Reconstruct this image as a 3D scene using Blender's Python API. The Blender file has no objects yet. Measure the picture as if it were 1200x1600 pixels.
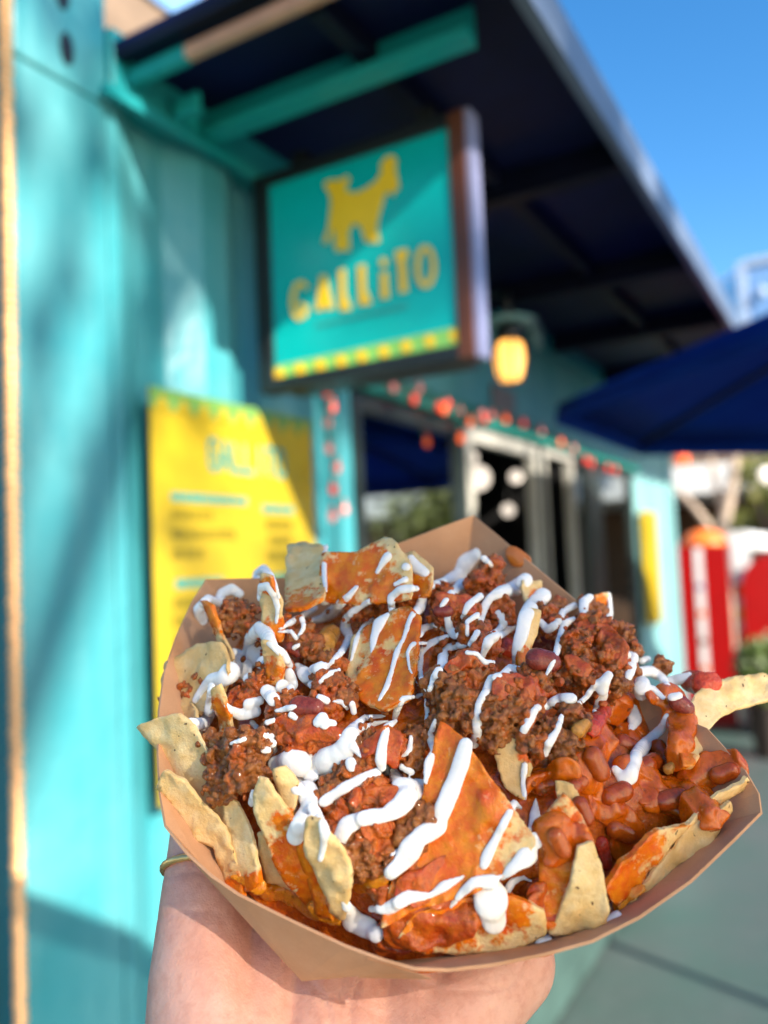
import bpy, bmesh, math, random
import numpy as np
from math import radians as rad, sin, cos, pi
from mathutils import Vector, Matrix, noise
from mathutils.bvhtree import BVHTree
from mathutils.geometry import delaunay_2d_cdt

random.seed(7)
RNG = np.random.default_rng(7)
scene = bpy.context.scene
COL = scene.collection

# ---------------------------------------------------------------- camera
CAM = Vector((1.05, 0.0, 1.64))
YAW, PITCH, ROLL, FPX = rad(30), rad(3.5), rad(-2.42), 1300.0
FW = Vector((-sin(YAW) * cos(PITCH), cos(YAW) * cos(PITCH), sin(PITCH)))
_r = Vector((cos(YAW), sin(YAW), 0)); _u = _r.cross(FW)
RT = _r * cos(ROLL) + _u * sin(ROLL)
UP = -_r * sin(ROLL) + _u * cos(ROLL)
cd = bpy.data.cameras.new('camera')
cam = bpy.data.objects.new('camera', cd); COL.objects.link(cam)
cam.matrix_world = Matrix(((RT.x, UP.x, -FW.x, CAM.x), (RT.y, UP.y, -FW.y, CAM.y),
                           (RT.z, UP.z, -FW.z, CAM.z), (0, 0, 0, 1)))
cd.sensor_fit = 'AUTO'; cd.sensor_width = 36.0
cd.lens = FPX / 1600 * 36.0
cd.clip_start = 0.02; cd.clip_end = 500
cd.dof.use_dof = True
cd.dof.focus_distance = 0.285
cd.dof.aperture_fstop = cd.lens / 5.2
cd.dof.aperture_blades = 0
scene.camera = cam

# ---------------------------------------------------------------- sky, sun, exposure
SUN_DIR = Vector((-2.0, 0.75, -1.15)).normalized()       # the way the light travels
w = bpy.data.worlds.new('World'); scene.world = w; w.use_nodes = True
nt = w.node_tree; nt.nodes.clear()
sky = nt.nodes.new('ShaderNodeTexSky'); sky.sky_type = 'NISHITA'; sky.sun_disc = False
sky.sun_elevation = math.asin(-SUN_DIR.z)
sky.sun_rotation = math.atan2(-SUN_DIR.x, -SUN_DIR.y)
sky.air_density = 1.0; sky.dust_density = 0.3; sky.ozone_density = 2.0
hs = nt.nodes.new('ShaderNodeHueSaturation'); hs.inputs['Saturation'].default_value = 1.35
bg = nt.nodes.new('ShaderNodeBackground'); bg.inputs['Strength'].default_value = 0.09
wo = nt.nodes.new('ShaderNodeOutputWorld')
nt.links.new(sky.outputs[0], hs.inputs['Color']); nt.links.new(hs.outputs[0], bg.inputs[0])
nt.links.new(bg.outputs[0], wo.inputs[0])
sl = bpy.data.lights.new('sun', 'SUN'); sl.energy = 4.3; sl.angle = rad(0.5); sl.color = (1.0, 0.91, 0.78)
so = bpy.data.objects.new('sun', sl); COL.objects.link(so)
so.rotation_euler = SUN_DIR.to_track_quat('-Z', 'Y').to_euler()
so.location = (6, -3, 8)
scene.view_settings.view_transform = 'Standard'; scene.view_settings.look = 'None'
scene.view_settings.exposure = 1.7; scene.view_settings.gamma = 1.0
scene.view_settings.use_curve_mapping = False
scene.cycles.max_bounces = 8
scene.cycles.use_denoising = True

# ---------------------------------------------------------------- measuring helpers
def ray(x, y):
    return FW + RT * ((x - 600) / FPX) + UP * ((800 - y) / FPX)
def at_x(x, y, X): d = ray(x, y); return CAM + d * ((X - CAM.x) / d.x)
def at_y(x, y, Y): d = ray(x, y); return CAM + d * ((Y - CAM.y) / d.y)
def at_z(x, y, Z): d = ray(x, y); return CAM + d * ((Z - CAM.z) / d.z)

# ---------------------------------------------------------------- numpy value noise
def _hash(i, j, k):
    n = (i * 374761393 + j * 668265263 + k * 2147483647 + 1013904223) & 0xffffffff
    n = ((n ^ (n >> 13)) * 1274126177) & 0xffffffff
    n = n ^ (n >> 16)
    return (n & 0xffff) / 65535.0 * 2 - 1
def vnoise(P, scale, seed=0):
    P = np.asarray(P, float) * scale + seed * 17.31 + 500.0
    I = np.floor(P).astype(np.int64); F = P - I; F = F * F * (3 - 2 * F)
    out = np.zeros(len(P))
    for a in (0, 1):
        for b in (0, 1):
            for c in (0, 1):
                wgt = (F[:, 0] if a else 1 - F[:, 0]) * (F[:, 1] if b else 1 - F[:, 1]) * (F[:, 2] if c else 1 - F[:, 2])
                out += wgt * _hash(I[:, 0] + a, I[:, 1] + b, I[:, 2] + c)
    return out

# ---------------------------------------------------------------- materials
class N:
    def __init__(s, name):
        s.m = bpy.data.materials.new(name); s.m.use_nodes = True
        s.t = s.m.node_tree; s.b = s.t.nodes['Principled BSDF']
    def new(s, t, **kw):
        n = s.t.nodes.new(t)
        for k, v in kw.items(): setattr(n, k, v)
        return n
    def link(s, a, b): s.t.links.new(a, b)
    def coord(s):
        if not hasattr(s, '_c'): s._c = s.new('ShaderNodeTexCoord')
        return s._c.outputs['Object']
    def pos(s):
        if not hasattr(s, '_g'): s._g = s.new('ShaderNodeNewGeometry')
        return s._g.outputs['Position']
    def noise(s, scale, detail=3, rough=0.6, vec=None, lo=0.35, hi=0.65):
        n = s.new('ShaderNodeTexNoise'); n.inputs['Scale'].default_value = scale
        n.inputs['Detail'].default_value = detail; n.inputs['Roughness'].default_value = rough
        s.link(vec or s.pos(), n.inputs['Vector'])
        r = s.new('ShaderNodeMapRange'); r.inputs[1].default_value = lo; r.inputs[2].default_value = hi
        s.link(n.outputs[0], r.inputs[0]); return r.outputs[0]
    def attr(s, name):
        a = s.new('ShaderNodeAttribute'); a.attribute_name = name; return a.outputs['Fac']
    def mix(s, fac, a, b):
        m = s.new('ShaderNodeMix', data_type='RGBA')
        for i, v in ((0, fac), (6, a), (7, b)):
            if isinstance(v, (int, float)): m.inputs[i].default_value = v
            elif isinstance(v, tuple): m.inputs[i].default_value = (*v[:3], 1)
            else: s.link(v, m.inputs[i])
        return m.outputs[2]
    def math(s, op, a, b=0.0, clamp=False):
        m = s.new('ShaderNodeMath', operation=op, use_clamp=clamp)
        for i, v in ((0, a), (1, b)):
            if isinstance(v, (int, float)): m.inputs[i].default_value = v
            else: s.link(v, m.inputs[i])
        return m.outputs[0]
    def remap(s, v, a, b, c, d):
        r = s.new('ShaderNodeMapRange'); s.link(v, r.inputs[0])
        for i, q in enumerate((a, b, c, d)): r.inputs[i + 1].default_value = q
        return r.outputs[0]
    def bump(s, h, strength, dist):
        b = s.new('ShaderNodeBump'); b.inputs['Strength'].default_value = strength
        b.inputs['Distance'].default_value = dist
        s.link(h, b.inputs['Height']); s.link(b.outputs[0], s.b.inputs['Normal'])
    def set(s, **kw):
        for k, v in kw.items():
            k = {'color': 'Base Color', 'rough': 'Roughness', 'metal': 'Metallic', 'ior': 'IOR', 'coat': 'Coat Weight',
                 'coatr': 'Coat Roughness', 'sss': 'Subsurface Weight', 'spec': 'Specular IOR Level', 'trans': 'Transmission Weight',
                 'emit': 'Emission Color', 'es': 'Emission Strength'}.get(k, k)
            i = s.b.inputs[k]
            if isinstance(v, tuple): i.default_value = (*v[:3], 1)
            elif isinstance(v, (int, float)): i.default_value = v
            else: s.link(v, i)
        return s
    def sss(s, wgt, radius, scale):
        s.set(sss=wgt); s.b.inputs['Subsurface Radius'].default_value = radius
        s.b.inputs['Subsurface Scale'].default_value = scale
        return s

def plain(name, c, rough=0.5, var=0.15, scale=8.0, bump=0.0, bscale=60.0, bdist=0.002, **kw):
    m = N(name); c2 = tuple(max(0, v * (1 - var)) for v in c); c1 = tuple(min(1, v * (1 + var)) for v in c)
    m.set(color=m.mix(m.noise(scale, 4), c1, c2), rough=rough, **kw)
    if bump: m.bump(m.noise(bscale, 4), bump, bdist)
    return m.m

# painted steel of the container: faded teal with chalky wear, scuffs and runs
def painted(name, c, c2, rough=0.34, wear=0.5):
    m = N(name)
    st = m.new('ShaderNodeMapping'); st.inputs['Scale'].default_value = (9, 9, 0.7); m.link(m.pos(), st.inputs[0])
    run = m.noise(1.0, 5, 0.65, st.outputs[0], 0.42, 0.72)
    blot = m.noise(2.3, 5, 0.6, None, 0.4, 0.7)
    k = m.math('MULTIPLY', m.math('ADD', m.math('MULTIPLY', run, 0.6), m.math('MULTIPLY', blot, 0.6), True), wear)
    m.set(color=m.mix(k, c, c2), rough=m.remap(blot, 0, 1, rough, rough + 0.22))
    m.bump(m.noise(7, 3), 0.25, 0.01)
    return m.m

M = {}
M['teal'] = painted('teal paint', (0.032, 0.235, 0.272), (0.17, 0.37, 0.38))
M['teal_dark'] = painted('deep teal paint', (0.0, 0.20, 0.22), (0.02, 0.27, 0.27), 0.4, 0.5)
M['teal_beam'] = painted('teal beam paint', (0.0, 0.27, 0.27), (0.02, 0.33, 0.31), 0.4, 0.5)
M['pale_teal'] = painted('pale teal paint', (0.14, 0.31, 0.32), (0.20, 0.35, 0.35), 0.4)
M['green_trim'] = plain('green trim paint', (0.0, 0.16, 0.13), 0.4)
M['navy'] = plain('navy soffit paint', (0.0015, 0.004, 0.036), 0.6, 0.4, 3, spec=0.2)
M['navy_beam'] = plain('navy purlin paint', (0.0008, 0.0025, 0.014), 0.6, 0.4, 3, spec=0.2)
M['fascia'] = plain('weathered grey fascia', (0.09, 0.12, 0.18), 0.45, 0.2, 4)
M['wood_pink'] = plain('pinkish timber', (0.50, 0.26, 0.17), 0.6, 0.2, 6)
M['black'] = plain('black metal', (0.006, 0.007, 0.008), 0.4, 0.2)
M['brown_frame'] = plain('brown bronze frame', (0.09, 0.022, 0.005), 0.4, 0.2)
M['sign_side'] = plain('pale sign casing', (0.20, 0.21, 0.34), 0.4, 0.1)
M['sign_face'] = plain('turquoise acrylic face', (0.0, 0.36, 0.34), 0.22, 0.08, 3)
M['yellow'] = plain('yellow print', (0.80, 0.47, 0.004), 0.35, 0.05)
M['yellow_pale'] = plain('pale yellow print', (0.62, 0.55, 0.12), 0.35, 0.08)
M['lime'] = plain('lime print', (0.20, 0.48, 0.10), 0.35, 0.1)
M['mint'] = plain('mint print', (0.03, 0.22, 0.19), 0.35, 0.1)
M['poster'] = plain('yellow poster vinyl', (0.38, 0.268, 0.012), 0.3, 0.12, 5)
M['poster_olive'] = plain('olive poster print', (0.20, 0.15, 0.006), 0.35, 0.1)
M['poster_green'] = plain('green poster print', (0.13, 0.27, 0.06), 0.35, 0.1)
M['door_frame'] = plain('brushed door frame', (0.38, 0.37, 0.33), 0.4, 0.15)
M['dark_frame'] = plain('dark window frame', (0.012, 0.02, 0.02), 0.35)
g = N('tinted glass'); g.set(color=(0.42, 0.47, 0.48), metal=1.0, rough=0.03); M['glass'] = g.m
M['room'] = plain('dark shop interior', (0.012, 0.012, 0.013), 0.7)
M['base_paint'] = plain('grey green base paint', (0.045, 0.085, 0.075), 0.5, 0.2, 5)
M['ground'] = None
M['umbrella'] = None
M['white'] = plain('white paint', (0.7, 0.7, 0.68), 0.5, 0.06)
M['tan'] = plain('tan stucco', (0.20, 0.135, 0.09), 0.8, 0.2, 3, 0.4, 20, 0.01)
M['brown_wood'] = plain('dark brown timber', (0.10, 0.045, 0.018), 0.6, 0.3)
M['red'] = plain('red paint', (0.34, 0.003, 0.003), 0.35, 0.08)
M['orange'] = plain('orange paint', (0.75, 0.16, 0.015), 0.45, 0.08)
M['bldg'] = plain('pale blue cladding', (0.30, 0.42, 0.62), 0.5, 0.08, 1)
M['bldg_frame'] = plain('pale blue building frame', (0.34, 0.42, 0.56), 0.5, 0.08, 1)
M['bldg_glass'] = plain('blue curtain wall', (0.16, 0.30, 0.55), 0.2, 0.1, 1)
M['bark'] = plain('pale bark', (0.42, 0.32, 0.24), 0.8, 0.25, 12, 0.5, 40, 0.01)
M['leaf'] = plain('green leaf', (0.07, 0.11, 0.016), 0.5, 0.5, 3)
M['leaf2'] = plain('yellow green leaf', (0.14, 0.15, 0.02), 0.5, 0.4, 3)
M['terracotta'] = plain('dark planter clay', (0.03, 0.02, 0.015), 0.7)
M['taupe'] = plain('taupe plate', (0.16, 0.13, 0.13), 0.5)
gm = N('gold chain metal'); gm.set(color=(0.95, 0.56, 0.26), metal=0.45, rough=0.3); M['gold'] = gm.m
gm = N('ring gold'); gm.set(color=(0.85, 0.52, 0.20), metal=0.8, rough=0.35); M['ring'] = gm.m
gm = N('lit lamp glass'); gm.set(color=(0.9, 0.6, 0.25), emit=(1.0, 0.42, 0.07), es=0.85, rough=0.3); M['lamp'] = gm.m
gm = N('pendant glass'); gm.set(color=(0.8, 0.75, 0.68), emit=(1.0, 0.85, 0.7), es=0.45, rough=0.3); M['pendant'] = gm.m
for nm, c, e in (('bulb_red', (0.75, 0.03, 0.012), .25), ('bulb_orange', (0.9, 0.12, 0.02), .35), ('bulb_pink', (0.75, 0.22, 0.2), .15)):
    gm = N(nm + ' glass'); gm.set(color=c, rough=0.15, emit=c, es=e); M[nm] = gm.m
# umbrella fabric: dyed cloth that lets some light through
u = N('navy canvas'); u.set(color=u.mix(u.noise(5, 3), (0.0005, 0.024, 0.21), (0.001, 0.034, 0.26)), rough=0.8, spec=0.1)
tr = u.new('ShaderNodeBsdfTranslucent'); tr.inputs[0].default_value = (0.0005, 0.03, 0.34, 1)
mx = u.new('ShaderNodeMixShader'); mx.inputs[0].default_value = 0.35
out = u.t.nodes['Material Output']; u.link(u.b.outputs[0], mx.inputs[1]); u.link(tr.outputs[0], mx.inputs[2]); u.link(mx.outputs[0], out.inputs[0])
M['umbrella'] = u.m
u = N('cream canvas'); u.set(color=(0.80, 0.70, 0.55), rough=0.8)  # cloth of the added off-frame umbrella; passes and softens sun onto the food
tr = u.new('ShaderNodeBsdfTranslucent'); tr.inputs[0].default_value = (0.95, 0.83, 0.66, 1)
mx = u.new('ShaderNodeMixShader'); mx.inputs[0].default_value = 0.88
tp_ = u.new('ShaderNodeBsdfTransparent'); m2 = u.new('ShaderNodeMixShader'); m2.inputs[0].default_value = 0.43
out = u.t.nodes['Material Output']; u.link(u.b.outputs[0], mx.inputs[1]); u.link(tr.outputs[0], mx.inputs[2])
u.link(mx.outputs[0], m2.inputs[1]); u.link(tp_.outputs[0], m2.inputs[2]); u.link(m2.outputs[0], out.inputs[0])
M['canvas'] = u.m
# painted concrete ground
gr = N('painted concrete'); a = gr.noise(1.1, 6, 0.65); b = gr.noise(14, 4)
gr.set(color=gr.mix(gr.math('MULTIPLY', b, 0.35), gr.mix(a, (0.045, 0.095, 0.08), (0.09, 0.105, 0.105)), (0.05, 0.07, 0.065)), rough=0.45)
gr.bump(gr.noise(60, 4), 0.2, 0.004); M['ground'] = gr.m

# kraft paper
k = N('kraft paper'); st = k.new('ShaderNodeMapping'); st.inputs['Scale'].default_value = (1, 1, 5); k.link(k.coord(), st.inputs[0])
fib = k.noise(900, 3, 0.7, st.outputs[0]); blot = k.noise(60, 3)
k.set(color=k.mix(k.math('MULTIPLY', fib, 0.35), k.mix(blot, (0.60, 0.335, 0.185), (0.55, 0.29, 0.15)), (0.48, 0.24, 0.115)), rough=0.75, spec=0.25)
gs = k.math('MULTIPLY', k.noise(28, 3, 0.5, None, 0.56, 0.66), 0.55)
k.set(color=k.mix(gs, k.mix(k.math('MULTIPLY', fib, 0.35), k.mix(blot, (0.60, 0.335, 0.185), (0.55, 0.29, 0.15)), (0.48, 0.24, 0.115)), (0.44, 0.205, 0.085)))
k.bump(fib, 0.12, 0.0003); M['kraft'] = k.m
M['kraft_stain'] = plain('sauce stain on paper', (0.42, 0.12, 0.012), 0.3, 0.1)

# corn chip: pale corn, toasted blotches, dark specks, sauce where the attribute says
c = N('corn chip')
base = c.mix(c.noise(170, 4, 0.6), (0.90, 0.67, 0.34), (0.84, 0.55, 0.21))
base = c.mix(c.math('MULTIPLY', c.noise(75, 4, 0.65, None, 0.42, 0.7), 0.38), base, (0.66, 0.345, 0.085))
base = c.mix(c.math('MULTIPLY', c.noise(650, 3, 0.6, None, 0.55, 0.75), 0.3), base, (0.58, 0.32, 0.09))
base = c.mix(c.noise(420, 1, 0.5, None, 0.735, 0.765), base, (0.16, 0.07, 0.02))
base = c.mix(c.math('MULTIPLY', c.attr('toast'), 0.8), base, (0.50, 0.245, 0.05))
sn = c.noise(260, 4, 0.6)
saucec = c.mix(sn, (0.74, 0.125, 0.003), (0.80, 0.240, 0.007))
saucec = c.mix(c.noise(120, 4, 0.6, None, 0.52, 0.72), saucec, (0.64, 0.062, 0.004))
sm = c.attr('sauce')
sm = c.remap(c.math('ADD', sm, c.math('MULTIPLY', c.math('SUBTRACT', c.noise(330, 3), 0.5), 0.34)), 0.4, 0.6, 0, 1)
c.set(color=c.mix(sm, base, saucec), rough=c.remap(sm, 0, 1, 0.62, 0.22), spec=0.4)
c.bump(c.math('ADD', c.math('MULTIPLY', c.noise(480, 3), 0.6), c.math('MULTIPLY', c.noise(1500, 2), 0.35)), 0.38, 0.0006)
c.sss(0.08, (1.0, 0.45, 0.15), 0.002); M['chip'] = c.m

# ground beef crumbs: brown meat, greasy, wetted by sauce
c = N('ground beef')
base = c.mix(c.noise(330, 4, 0.65), (0.33, 0.088, 0.012), (0.16, 0.038, 0.006))
base = c.mix(c.math('MULTIPLY', c.attr('tone'), 0.7), base, (0.44, 0.160, 0.030))
base = c.mix(c.noise(120, 3, 0.6, None, 0.62, 0.74), base, (0.07, 0.022, 0.009))
red = c.mix(c.noise(200, 3), (0.50, 0.066, 0.005), (0.62, 0.140, 0.007))
sm = c.remap(c.math('ADD', c.attr('sauce'), c.math('MULTIPLY', c.math('SUBTRACT', c.noise(140, 3), 0.5), 0.5)), 0.27, 0.62, 0, 0.88)
c.set(color=c.mix(sm, base, red), rough=c.remap(c.noise(400, 2), 0, 1, 0.2, 0.45), spec=0.3, coat=0.45)
c.b.inputs['Coat Roughness'].default_value = 0.08
c.bump(c.math('ADD', c.noise(900, 3), c.math('MULTIPLY', c.noise(2400, 2), 0.5)), 0.6, 0.0007)
M['beef'] = c.m

def saucy(name, a, b2, rough=0.2, sc=220, bmp=.5):
    c = N(name)
    col = c.mix(c.noise(sc, 4, 0.6), a, b2)
    col = c.mix(c.math('MULTIPLY', c.noise(520, 3, 0.6, None, 0.55, 0.72), 0.6), col, tuple(x * 0.45 for x in a))
    c.set(color=col, rough=c.remap(c.noise(300, 2), 0, 1, rough, rough + 0.22), spec=0.25, coat=0.5)
    c.b.inputs['Coat Roughness'].default_value = 0.07
    c.bump(c.math('ADD', c.noise(420, 4, 0.65), c.math('MULTIPLY', c.noise(1500, 2), 0.3)), bmp, 0.0007)
    c.sss(0.08, (1.0, 0.3, 0.1), 0.0025)
    return c.m
M['salsa'] = saucy('red salsa', (0.45, 0.050, 0.003), (0.54, 0.115, 0.005))
M['queso'] = saucy('orange queso', (0.70, 0.18, 0.006), (0.76, 0.30, 0.012))
M['chili'] = saucy('brown chili sauce', (0.46, 0.070, 0.003), (0.64, 0.140, 0.004), 0.16)
M['chili_lump'] = saucy('smooth chili gravy', (0.54, 0.080, 0.002), (0.68, 0.150, 0.003), 0.14, 90, .18)
M['bean'] = saucy('kidney bean', (0.24, 0.030, 0.018), (0.30, 0.05, 0.022), 0.18, 120)
M['bean_gravy'] = saucy('gravy coated bean', (0.38, 0.052, 0.004), (0.50, 0.095, 0.006), 0.12, 110, .15)
M['tomato'] = saucy('tomato', (0.58, 0.035, 0.012), (0.55, 0.075, 0.018), 0.15, 150)
M['onion'] = saucy('stewed onion', (0.52, 0.20, 0.025), (0.60, 0.27, 0.04), 0.2, 150)
M['char'] = plain('charred pepper', (0.012, 0.010, 0.008), 0.5)
c = N('crema'); c.set(color=c.mix(c.noise(120, 3), (0.90, 0.88, 0.83), (0.87, 0.84, 0.78)), rough=0.2, spec=0.5)
c.bump(c.noise(300, 2), 0.1, 0.0006); c.sss(0.25, (1.0, 0.8, 0.6), 0.002); M['crema'] = c.m
# skin
c = N('skin')
vn = c.new('ShaderNodeTexVoronoi'); vn.inputs['Scale'].default_value = 1300; c.link(c.pos(), vn.inputs['Vector'])
col = c.mix(c.noise(38, 4, 0.6), (0.73, 0.41, 0.305), (0.67, 0.32, 0.225))
col = c.mix(c.math('MULTIPLY', c.noise(260, 4, 0.6, None, 0.45, 0.7), 0.4), col, (0.53, 0.215, 0.14))
c.set(color=col, rough=0.46, spec=0.4)
c.bump(c.math('ADD', c.math('MULTIPLY', vn.outputs[0], 0.6), c.math('MULTIPLY', c.noise(500, 3), 0.6)), 0.28, 0.0005)
c.sss(0.22, (1.0, 0.35, 0.18), 0.004); M['skin'] = c.m

# ---------------------------------------------------------------- object helpers
def link(name, verts, faces, m, parent=None, smooth=False, attrs=None, origin=None):
    V = np.asarray(verts, float).reshape(-1, 3)
    o3 = np.array(origin) if origin is not None else (V.min(0) + V.max(0)) / 2
    me = bpy.data.meshes.new(name)
    me.from_pydata((V - o3).tolist(), [], [list(map(int, f)) for f in faces])
    me.materials.append(M[m] if isinstance(m, str) else m)
    if smooth: me.polygons.foreach_set('use_smooth', [True] * len(me.polygons))
    for k, v in (attrs or {}).items():
        at = me.attributes.new(k, 'FLOAT', 'POINT'); at.data.foreach_set('value', np.asarray(v, np.float32))
    me.update()
    return put(name, me, o3, parent)
def put(name, me, loc, parent=None):
    o = bpy.data.objects.new(name, me); COL.objects.link(o)
    wl = Vector(loc); o['_w'] = list(wl)
    if parent is not None:
        o.parent = parent; o.location = wl - Vector(parent['_w'])
    else: o.location = wl
    return o
def thing(name, label, cat, loc, group=None):
    o = bpy.data.objects.new(name, None); COL.objects.link(o); o.location = loc
    o.empty_display_size = 0.05; o['_w'] = list(loc)
    return tag(o, label, cat, group)
def tag(o, label=None, cat=None, group=None, kind=None):
    if label: o['label'] = label
    if cat: o['category'] = cat
    if group: o['group'] = group
    if kind: o['kind'] = kind
    return o

class G:
    """collects simple solids into one mesh"""
    def __init__(s): s.v, s.f = [], []
    def add(s, v, f):
        b = len(s.v); s.v += [tuple(x) for x in v]; s.f += [[i + b for i in q] for q in f]; return s
    def box(s, a, b):
        (x0, x1), (y0, y1), (z0, z1) = [sorted(q) for q in zip(a, b)]
        return s.add([(x0, y0, z0), (x1, y0, z0), (x1, y1, z0), (x0, y1, z0), (x0, y0, z1), (x1, y0, z1), (x1, y1, z1), (x0, y1, z1)],
                     [(0, 3, 2, 1), (4, 5, 6, 7), (0, 1, 5, 4), (1, 2, 6, 5), (2, 3, 7, 6), (3, 0, 4, 7)])
    def prism(s, pts, ext):
        """polygon pts (3D, planar) swept by ext"""
        n = len(pts); p = [Vector(q) for q in pts]; e = Vector(ext)
        nrm = sum(((p[i]).cross(p[(i + 1) % n]) for i in range(n)), Vector())
        if nrm.dot(e) > 0: p = p[::-1]
        return s.add(p + [q + e for q in p], [list(range(n)), list(range(2 * n - 1, n - 1, -1))] +
                     [[i, i + n, (i + 1) % n + n, (i + 1) % n][::-1] for i in range(n)])
    def tube(s, pts, r, n=8, cap=True):
        pts = [Vector(p) for p in pts]; rr = r if isinstance(r, (list, tuple)) else [r] * len(pts)
        v = []; ref = None
        for i, p in enumerate(pts):
            t = (pts[min(i + 1, len(pts) - 1)] - pts[max(i - 1, 0)]).normalized()
            a = t.orthogonal().normalized() if ref is None else (ref - t * ref.dot(t)).normalized()
            ref = a; b = t.cross(a)
            v += [p + (a * cos(2 * pi * k / n) + b * sin(2 * pi * k / n)) * rr[i] for k in range(n)]
        f = [[i * n + k, i * n + (k + 1) % n, (i + 1) * n + (k + 1) % n, (i + 1) * n + k] for i in range(len(pts) - 1) for k in range(n)]
        if cap: f += [list(range(n))[::-1], [(len(pts) - 1) * n + k for k in range(n)]]
        return s.add(v, f)
    def lathe(s, prof, c, n=20, axis=(0, 0, 1)):
        ax = Vector(axis).normalized(); a = ax.orthogonal().normalized(); b = ax.cross(a); c = Vector(c); v = []
        for r, z in prof:
            v += [c + ax * z + (a * cos(2 * pi * k / n) + b * sin(2 * pi * k / n)) * r for k in range(n)]
        f = [[i * n + k, i * n + (k + 1) % n, (i + 1) * n + (k + 1) % n, (i + 1) * n + k] for i in range(len(prof) - 1) for k in range(n)]
        f += [list(range(n))[::-1], [(len(prof) - 1) * n + k for k in range(n)]]
        return s.add(v, f)
    def ico(s, c, r, sub=2):
        bm = bmesh.new(); bmesh.ops.create_icosphere(bm, subdivisions=sub, radius=1)
        R3 = r if isinstance(r, (tuple, list)) else (r, r, r)
        s.add([(v.co.x * R3[0] + c[0], v.co.y * R3[1] + c[1], v.co.z * R3[2] + c[2]) for v in bm.verts],
              [[q.index for q in f.verts] for f in bm.faces]); bm.free(); return s
    def build(s, name, m, parent=None, smooth=False, bevel=0.0):
        o = link(name, s.v, s.f, m, parent, smooth)
        if bevel:
            b = o.modifiers.new('bevel', 'BEVEL'); b.width = bevel; b.segments = 2; b.limit_method = 'ANGLE'
        return o

#=SETTING=
# ================================================================ THE SETTING
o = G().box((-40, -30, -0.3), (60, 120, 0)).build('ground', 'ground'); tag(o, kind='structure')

# ---------------------------------------------------------------- the container kiosk (long wall in the plane X = 0, running along +Y)
Y0, Y1, ZT = 0.768, 5.55, 2.62
kiosk = thing('container_kiosk', 'teal corrugated shipping container turned into a food kiosk, windows along its side', 'food kiosk', (-1.2, 3.1, 0))
YP = 0.948                                   # inner edge of the corner post
G().box((-0.17, Y0, 0.12), (0, YP, ZT - 0.20)).build('corner_post', 'teal', kiosk, bevel=0.006)
# corner casting: plain block; black discs on its face paint the shade inside its holes
def casting(y0, y1, z0, z1):
    cst = G()
    ho = [at_x(103, 75, 0), at_x(97, -6, 0)]
    cst.box((-0.17, y0, z0), (0.004, y1, z1))
    return cst.build('corner_casting', 'teal', kiosk, bevel=0.006)
cc = casting(Y0, YP, ZT - 0.20, ZT + 0.03)
for (px, py, rx, rz) in ((104, 76, .0135, .027), (97, -8, .0135, .024)):
    p = at_x(px, py, 0.0045); pts = [(0.0045, p.y + rx * cos(t), p.z + rz * sin(t)) for t in np.linspace(0, 2 * pi, 20, endpoint=False)]
    G().prism(pts, (0.0015, 0, 0)).build('hole_shade_disc', 'black', cc)
# corrugated side panel between the post and the window
def corrugated(y0, y1, z0, z1, first=0.0):
    prof = [(0.0, 0.0), (0.072, 0.0), (0.140, -0.036), (0.210, -0.036), (0.278, 0.0)]
    line = []; y = y0 - first
    while y < y1:
        for dy, dx in prof[:-1]: line.append((y + dy, dx))
        y += 0.278
    line.append((y, 0.0))
    def xat(yy):
        for (a, xa), (b, xb) in zip(line, line[1:]):
            if a <= yy <= b: return xa + (xb - xa) * (yy - a) / (b - a)
        return 0
    L = [(y0, xat(y0))] + [q for q in line if y0 < q[0] < y1] + [(y1, xat(y1))]
    gg = G()
    pts = [(x - 0.004, yy) for yy, x in L] + [(x - 0.012, yy) for yy, x in L[::-1]]
    n = len(L)
    v = [(x, yy, z) for z in (z0, z1) for x, yy in pts]
    m2 = 2 * n
    f = [[i, (i + 1) % m2, m2 + (i + 1) % m2, m2 + i] for i in range(m2)]
    for i in range(n - 1):
        f.append([i, m2 - 1 - i, m2 - 2 - i, i + 1]); f.append([m2 + i, m2 + i + 1, 2 * m2 - 2 - i, 2 * m2 - 1 - i])
    return gg.add(v, f)
YW = at_x(548, 700, 0).y                     # the window wall begins
corrugated(YP + 0.002, YW - 0.06, 0.16, 2.44, 0.05).build('side_panel', 'teal', kiosk)
G().box((-0.05, YW - 0.058, 0.16), (0.006, YW - 0.002, 2.44)).build('jamb_post', 'teal', kiosk, bevel=0.004)
G().box((-0.1, YP + 0.002, 2.442), (0.012, Y1, ZT - 0.06)).build('top_rail', 'teal_dark', kiosk, bevel=0.005)
G().box((-0.1, YP + 0.002, 0.02), (0.004, Y1, 0.158)).build('bottom_rail', 'base_paint', kiosk, bevel=0.005)
ZH = 2.06                                    # underside of the window head
YE = at_x(985, 742, 0).y
G().box((-0.05, YW, ZH + 0.055), (-0.004, YE, 2.44)).build('header_panel', 'teal', kiosk)
G().box((-0.05, YW, ZH), (0.03, YE + .08, ZH + 0.053)).build('window_head', 'green_trim', kiosk, bevel=0.004)
corrugated(YE + 0.001, Y1 - 0.16, 0.16, 2.44).build('end_panel', 'pale_teal', kiosk)
G().box((-0.17, Y1 - 0.158, 0.12), (0.0, Y1, 2.44)).build('far_post', 'pale_teal', kiosk, bevel=0.006)
G().box((-0.06, YW, 0.16), (-0.002, YE, 0.98)).build('lower_panel', 'base_paint', kiosk)
G().box((-0.05, YW, 0.982), (0.22, 2.6, 1.02)).build('counter', 'door_frame', kiosk, bevel=0.004)
G().box((-2.43, Y0, ZT - .06), (-0.172, Y1, ZT)).build('roof', 'teal_dark', kiosk)
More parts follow.
